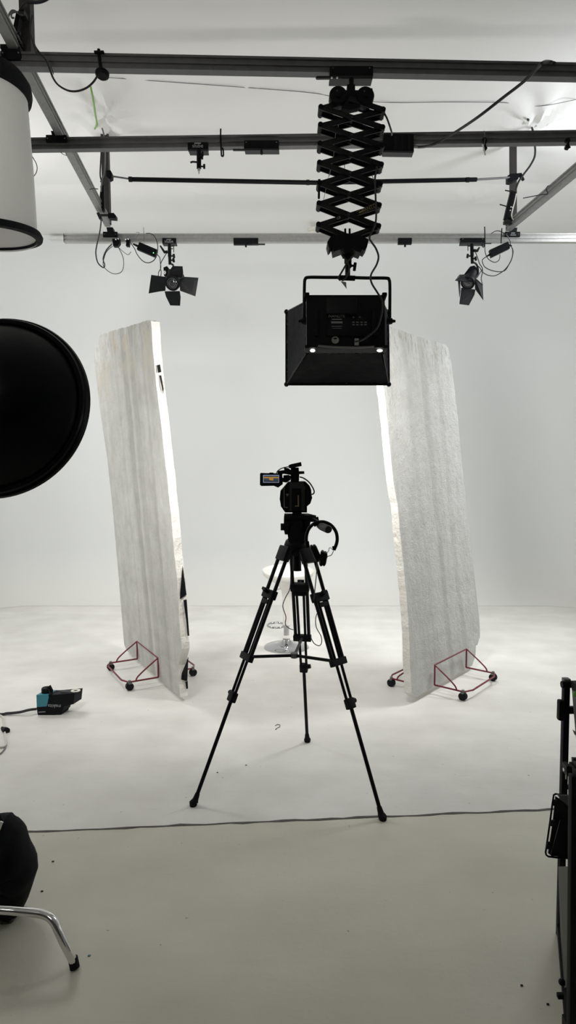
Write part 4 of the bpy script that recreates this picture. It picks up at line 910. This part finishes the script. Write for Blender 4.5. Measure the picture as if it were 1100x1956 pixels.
obj('carry_handle', B().tube([P(*kx(548,275), Dfl+.03), P(*kx(585,248), Dfl+.03), P(*kx(608,300), Dfl+.03), P(*kx(598,352), Dfl+.01)], .008, 6).tube([P(*kx(548,275), Dfl+.03), P(*kx(575,300), Dfl+.02), P(*kx(590,350), Dfl+.005)], .007, 6), K, fld)
obj('top_eyelet', B().lathe([(.012,0),(.028,.0),(.028,.003),(.012,.003),(.012,0)], P(*kx(835,332), Dfl)+dpt*.5, (0,0,1), 24), SENS, fld)
obj('vent_slots', B().box(P(*kx(740,342), Dfl)+dpt*.5+V((0,0,.002)), (.07,.04,.004)), KS, fld)
text('makita', .030, P(*kx(635,480), Dfl-.001), LET, fld, V((-1,0,.03)), V((0,0,-1)))
obj('rating_plate', B().prism(px([kx(*p) for p in ((450,548),(530,543),(530,552),(450,557))], Dfl-.001), (0,.0005,0)), LET, fld, False)
wire('flood_cable', [P(*kx(430,515), Dfl+.03), P(*kx(380,520), Dfl+.02), P(*kx(330,528), Dfl), P(*kx(240,550), Dfl), P(*kx(150,562), Dfl), P(*kx(70,568), Dfl), P(*kx(0,578), Dfl), P(-60,1366,Dfl), P(-110,1372,Dfl+.02)], .0085, CAB, 'thick black cable running left from the teal work light')
obj_pts = [(-45,1360),(-10,1366),(3,1370),(6.5,1376),(8,1390),(9.5,1405),(11.5,1418),(10,1426),(5,1429),(-8,1429),(-40,1424)]
wire('white_cable', [G(x,y)+V((0,0,.006)) for x,y in obj_pts], .006, CABW, 'white cable curling on the floor at the left edge')
wire('white_cable', [G(x,y)+V((0,0,.004)) for x,y in ((12,1424),(9,1432),(2,1440),(-10,1447))], .004, CABG, 'thin grey cable end below the white cable at left', )
t = thing('stand_foot', 'black stand leg tip on the floor at left edge', 'light stand', G(8,1398))
obj('leg', B().tube([P(-90,1350,3.75), P(2,1393,3.57)], .016, 10), K, t)
obj('leg_tip', B().tube([P(1,1392.5,3.575), G(13,1400)+V((0,0,.012))], .018, 12), RUB, t)

# ---------------------------------------------------------------- equipment trolley at right
fx = lambda x, y: P(x, y, 1.9)
tr = thing('equipment_trolley', 'black metal equipment trolley cut off by the right edge', 'trolley', V((.84,1.7,0)))
def bar(a, c, w, dth, name='frame_bar', m=K):
    a, c = V(a), V(c); d = (c-a).normalized(); n = V((0,1,0)); 
    if abs(d.y) > .9: n = V((0,0,1))
    n = (n-d*n.dot(d)).normalized(); s = d.cross(n)
    return obj(name, B().box((a+c)/2, (w, dth, (c-a).length), M((s, n, d)).transposed(), .002), m, tr)
p0 = P(1081,1302,1.9); p1 = P(1070,1750,1.9); pf = p1 + (p1-p0)*(p1.z/(p0.z-p1.z))
bar(p0, pf, .0185, .02, 'upright')
obj('post_cap', B().box(P(1081.3,1299,1.9), (.020,.022,.012), None, .002), GRYP, tr)
obj('joint_knob', B().cyl(P(1072.5,1307.5,1.89), P(1090,1307.5,1.89), .0105, n=14), K, tr)
obj('side_handle', B().box(P(1070,1356,1.89), (.016,.022,.064), None, .006), K, tr)
bar(P(1084,1356,1.9), P(1130,1356,1.9), .022, .014, 'cross_bar'); bar(P(1082,1503,1.9), P(1125,1503,1.9), .012, .012, 'cross_bar')
bar(P(1125,1300,1.9), V((P(1125,1300,1.9).x,1.9,0.0)), .02, .02, 'upright')
q0 = P(1096,1480,1.45); q1 = P(1092,1956,1.45); qf = q1+(q1-q0)*((q1.z)/(q0.z-q1.z))
bar(q0, qf, .019, .02, 'upright')
bar(q0, P(1130,1480,1.45), .02, .02, 'cross_bar')
obj('side_panel', B().prism([P(1066,1655,1.88), P(1086,1655,1.60), P(1082,1885,1.50), P(1073,1890,1.84)], (.003,0,0)), KG, tr, False)
obj('latch', B().ball(P(1073,1876,1.6), .009).box(P(1070,1902,1.55), (.016,.012,.012), None, .002), K, tr)
for a_, c_ in ((pf, qf), (pf, V((P(1125,1300,1.9).x,1.9,0))), (qf, V((P(1125,1300,1.9).x+.2,1.45,0)))):
    bar(V((a_.x,a_.y,.03)), V((c_.x,c_.y,.03)), .02, .02, 'base_bar')
obj('lower_block', B().prism(px(((1073,1937),(1130,1933),(1130,2010),(1073,2010)), 1.5), (0,-.04,0)), K, tr, False)
# barn door light resting on trolley
D0 = 1.72
bd = thing('flood_lamp', 'black lamp with wire framed barn doors mounted on the right trolley', 'lamp', P(1100,1640,D0))
obj('lamp_body', B().prism(px(((1086.5,1455),(1110,1454),(1110,1725),(1087.5,1722)), D0+.02), (0,-.12,0)), K, bd, False)
obj('cover_plate', B().prism(px(((1091,1446),(1113,1447),(1113,1461),(1092,1459)), D0+.015), (0,-.11,0)), KS, bd, False)
obj('plate_slot', B().prism(px(((1094.5,1450),(1108,1450.5),(1108,1454),(1094.5,1453)), D0-.1), (0,.004,0)), K, bd, False)
wf = [(1086,1519.5),(1070,1518),(1061,1516.5),(1057.5,1518.5),(1055,1535),(1050,1573),(1043.5,1618),(1042,1628),(1043,1633),(1047,1636),(1062,1638),(1086,1639.5)]
obj('wire_frame', B().tube(px(wf, D0), .0026, 8), K, bd)
fa = obj('flap', B().prism(px(((1061,1521),(1086,1538),(1086,1638),(1053,1635),(1047,1630),(1056,1570)), D0+.012), (0,.003,0)), KS, bd, False)
obj('flap', B().prism(px(((1064,1518.5),(1086,1519.5),(1086,1538),(1083,1538)), D0-.02), (0,.003,0)), GRYP, bd, False)
obj('flap', B().prism(px(((1070,1567),(1086,1566.5),(1086,1636),(1052,1633)), D0-.012), (0,.003,0)), KG, bd, False)
for ps in (((1058.5,1528),(1065,1528),(1064.5,1538),(1062,1540),(1056,1539)), ((1052,1567),(1060.5,1567),(1060,1577),(1057,1579),(1050,1578)), ((1044.5,1612),(1047,1608),(1053,1609),(1050,1623),(1044,1622))):
    obj('frame_clip', B().prism(px(ps, D0-.004), (0,.003,0)), KS, bd, False)
obj('bracket', B().prism(px(((1082,1464),(1091,1464),(1091,1483),(1083,1483)), D0-.03), (0,.03,0)).prism(px(((1089,1464),(1092.5,1466),(1094,1495),(1091,1516),(1089,1515)), D0-.035), (0,.008,0)), KM, bd, False)
obj('chrome_bolt', B().cyl(P(1076,1470,D0-.02), P(1083,1470,D0-.02), .0048, n=10).cyl(P(1081,1463,D0-.02), P(1081,1488,D0-.02), .0018, n=8), STEEL, bd)
for y in (1494, 1501): obj('pale_line', B().box(P(1100,y,D0-.152), (.014,.001,.0015)), GRYP, bd)
# grey bin hanging on the trolley
bn = thing('storage_bin', 'tapered grey plastic bin at the right edge above the trolley', 'bin', P(1110,1400,1.88))
obj('bin_body', B().prism(px(((1092,1318),(1135,1316),(1128,1410),(1100,1412)), 1.86), (0,-.10,0)), GRYP, bn, False)
obj('bin_rim', B().prism(px(((1090,1300),(1138,1299),(1138,1312),(1092,1318)), 1.865), (0,-.11,0)), K, bn, False)
obj('foil_fold', B().prism(px(((1094,1394),(1101,1399),(1101,1405),(1098,1404)), 1.835), (0,.004,0)), STEEL, bn, False)
whole('green_ball', B().ball(P(1100,1326,1.83), .009), GRN, 'small bright green round item at the grey bin rim', 'ball')

# ---------------------------------------------------------------- scraps on the floor
wire('black_thread', [G(x,y)+V((0,0,.002)) for x,y in ((525.5,1387),(530,1384.5),(534.5,1385.5),(534,1389),(529,1391.5),(526,1394),(528,1393.5))], .0016, CAB, 'curled bit of black thread on the floor inside the tripod', 'thread')
for x, y, l in ((415,1476,'tiny dark chip on the floor, left of the tripod centre'),(470,1462,'tiny dark chip on the floor under the tripod, farther from joint'),(170,1826,'tiny green chip on the floor right of the chrome leg'),(80,1703,'dark chip on the floor right of the sandbag'),(996,1883,'dark chip on the floor near the lower right corner'),(1046,1919,'dark chip on the floor beside the trolley foot'),(101,1646,'small dark chip on the floor between the joint and sandbag')):
    p = G(x, y); b = B().prism([p+V((-.004,-.002,.0005)), p+V((.003,-.003,.0005)), p+V((.0045,.002,.0005)), p+V((-.002,.003,.0005))], (0,0,.002))
    whole('paint_chip', b, TEAL if 'green' in l else K, l, 'chip', 'chips on the floor', False)

# ---------------------------------------------------------------- lights
def area(name, loc, target, power, size, col=(1,1,1), sy=None, spread=180):
    l = bpy.data.lights.new(name, 'AREA'); l.energy = power; l.color = col; l.size = size
    if sy: l.shape = 'RECTANGLE'; l.size_y = sy
    else: l.shape = 'DISK'
    l.spread = math.radians(spread)
    o = bpy.data.objects.new(name, l); C.objects.link(o); o.location = loc
    o.rotation_euler = (V(target)-V(loc)).to_track_quat('-Z','Y').to_euler(); return o
area('softbox_lamp', LP(0,0,od+.02), LP(0,0,od+1.5), 27, .46, (1,.98,.95), .34)
area('left_lamp', (-2.9,5.1,3.85), (-1.3,5.3,0), 23, 1.0, (1,1,.985), None, 120)
area('right_lamp', (2.9,5.1,3.85), (1.0,5.0,0), 22, 1.0, (.97,.99,1), None, 80)
area('left_side_lamp', (-3.6,3.4,1.3), (-1.0,4.5,.8), 6, .7, (1,1,.985), None, 120)
area('right_side_fill', (3.5,2.8,1.5), (1.1,4.3,1.2), 4, .7, (1,1,.985), None, 100)  # added fill for the right foam board, no real fixture here
area('left_up_fill', (-2.9,4.9,3.0), (-.8,6.6,4.1), 17, .5)  # added unseen fill to lift the far ceiling and wall top
area('dish_lamp', dc+dax*.03, dc+dax, 11, .5, (1,.99,.96), None, 110)
area('right_uplight', (2.75,4.3,3.3), (1.6,5.9,4.15), 17, .4, (.93,.97,1))
area('front_fill', (-.8,-1.6,3.7), (-1.2,2.2,2.6), 8, .8, (1,.98,.93))  # invented fill behind the camera, brightens the lantern and foreground
area('drum_fill', (-1.3,-1.4,2.0), (-1.33,2.7,2.85), 1.6, .4, (1,.98,.94), None, 35)  # added narrow fill aimed at the lantern from outside, not its bulb
w = bpy.data.worlds.new('world'); bpy.context.scene.world = w; w.use_nodes = True
w.node_tree.nodes['Background'].inputs[0].default_value = (.5,.5,.5,1); w.node_tree.nodes['Background'].inputs[1].default_value = .15
sc = bpy.context.scene
sc.view_settings.view_transform = 'Standard'; sc.view_settings.look = 'None'; sc.view_settings.exposure = .05
sc.cycles.max_bounces = 10; sc.cycles.diffuse_bounces = 7
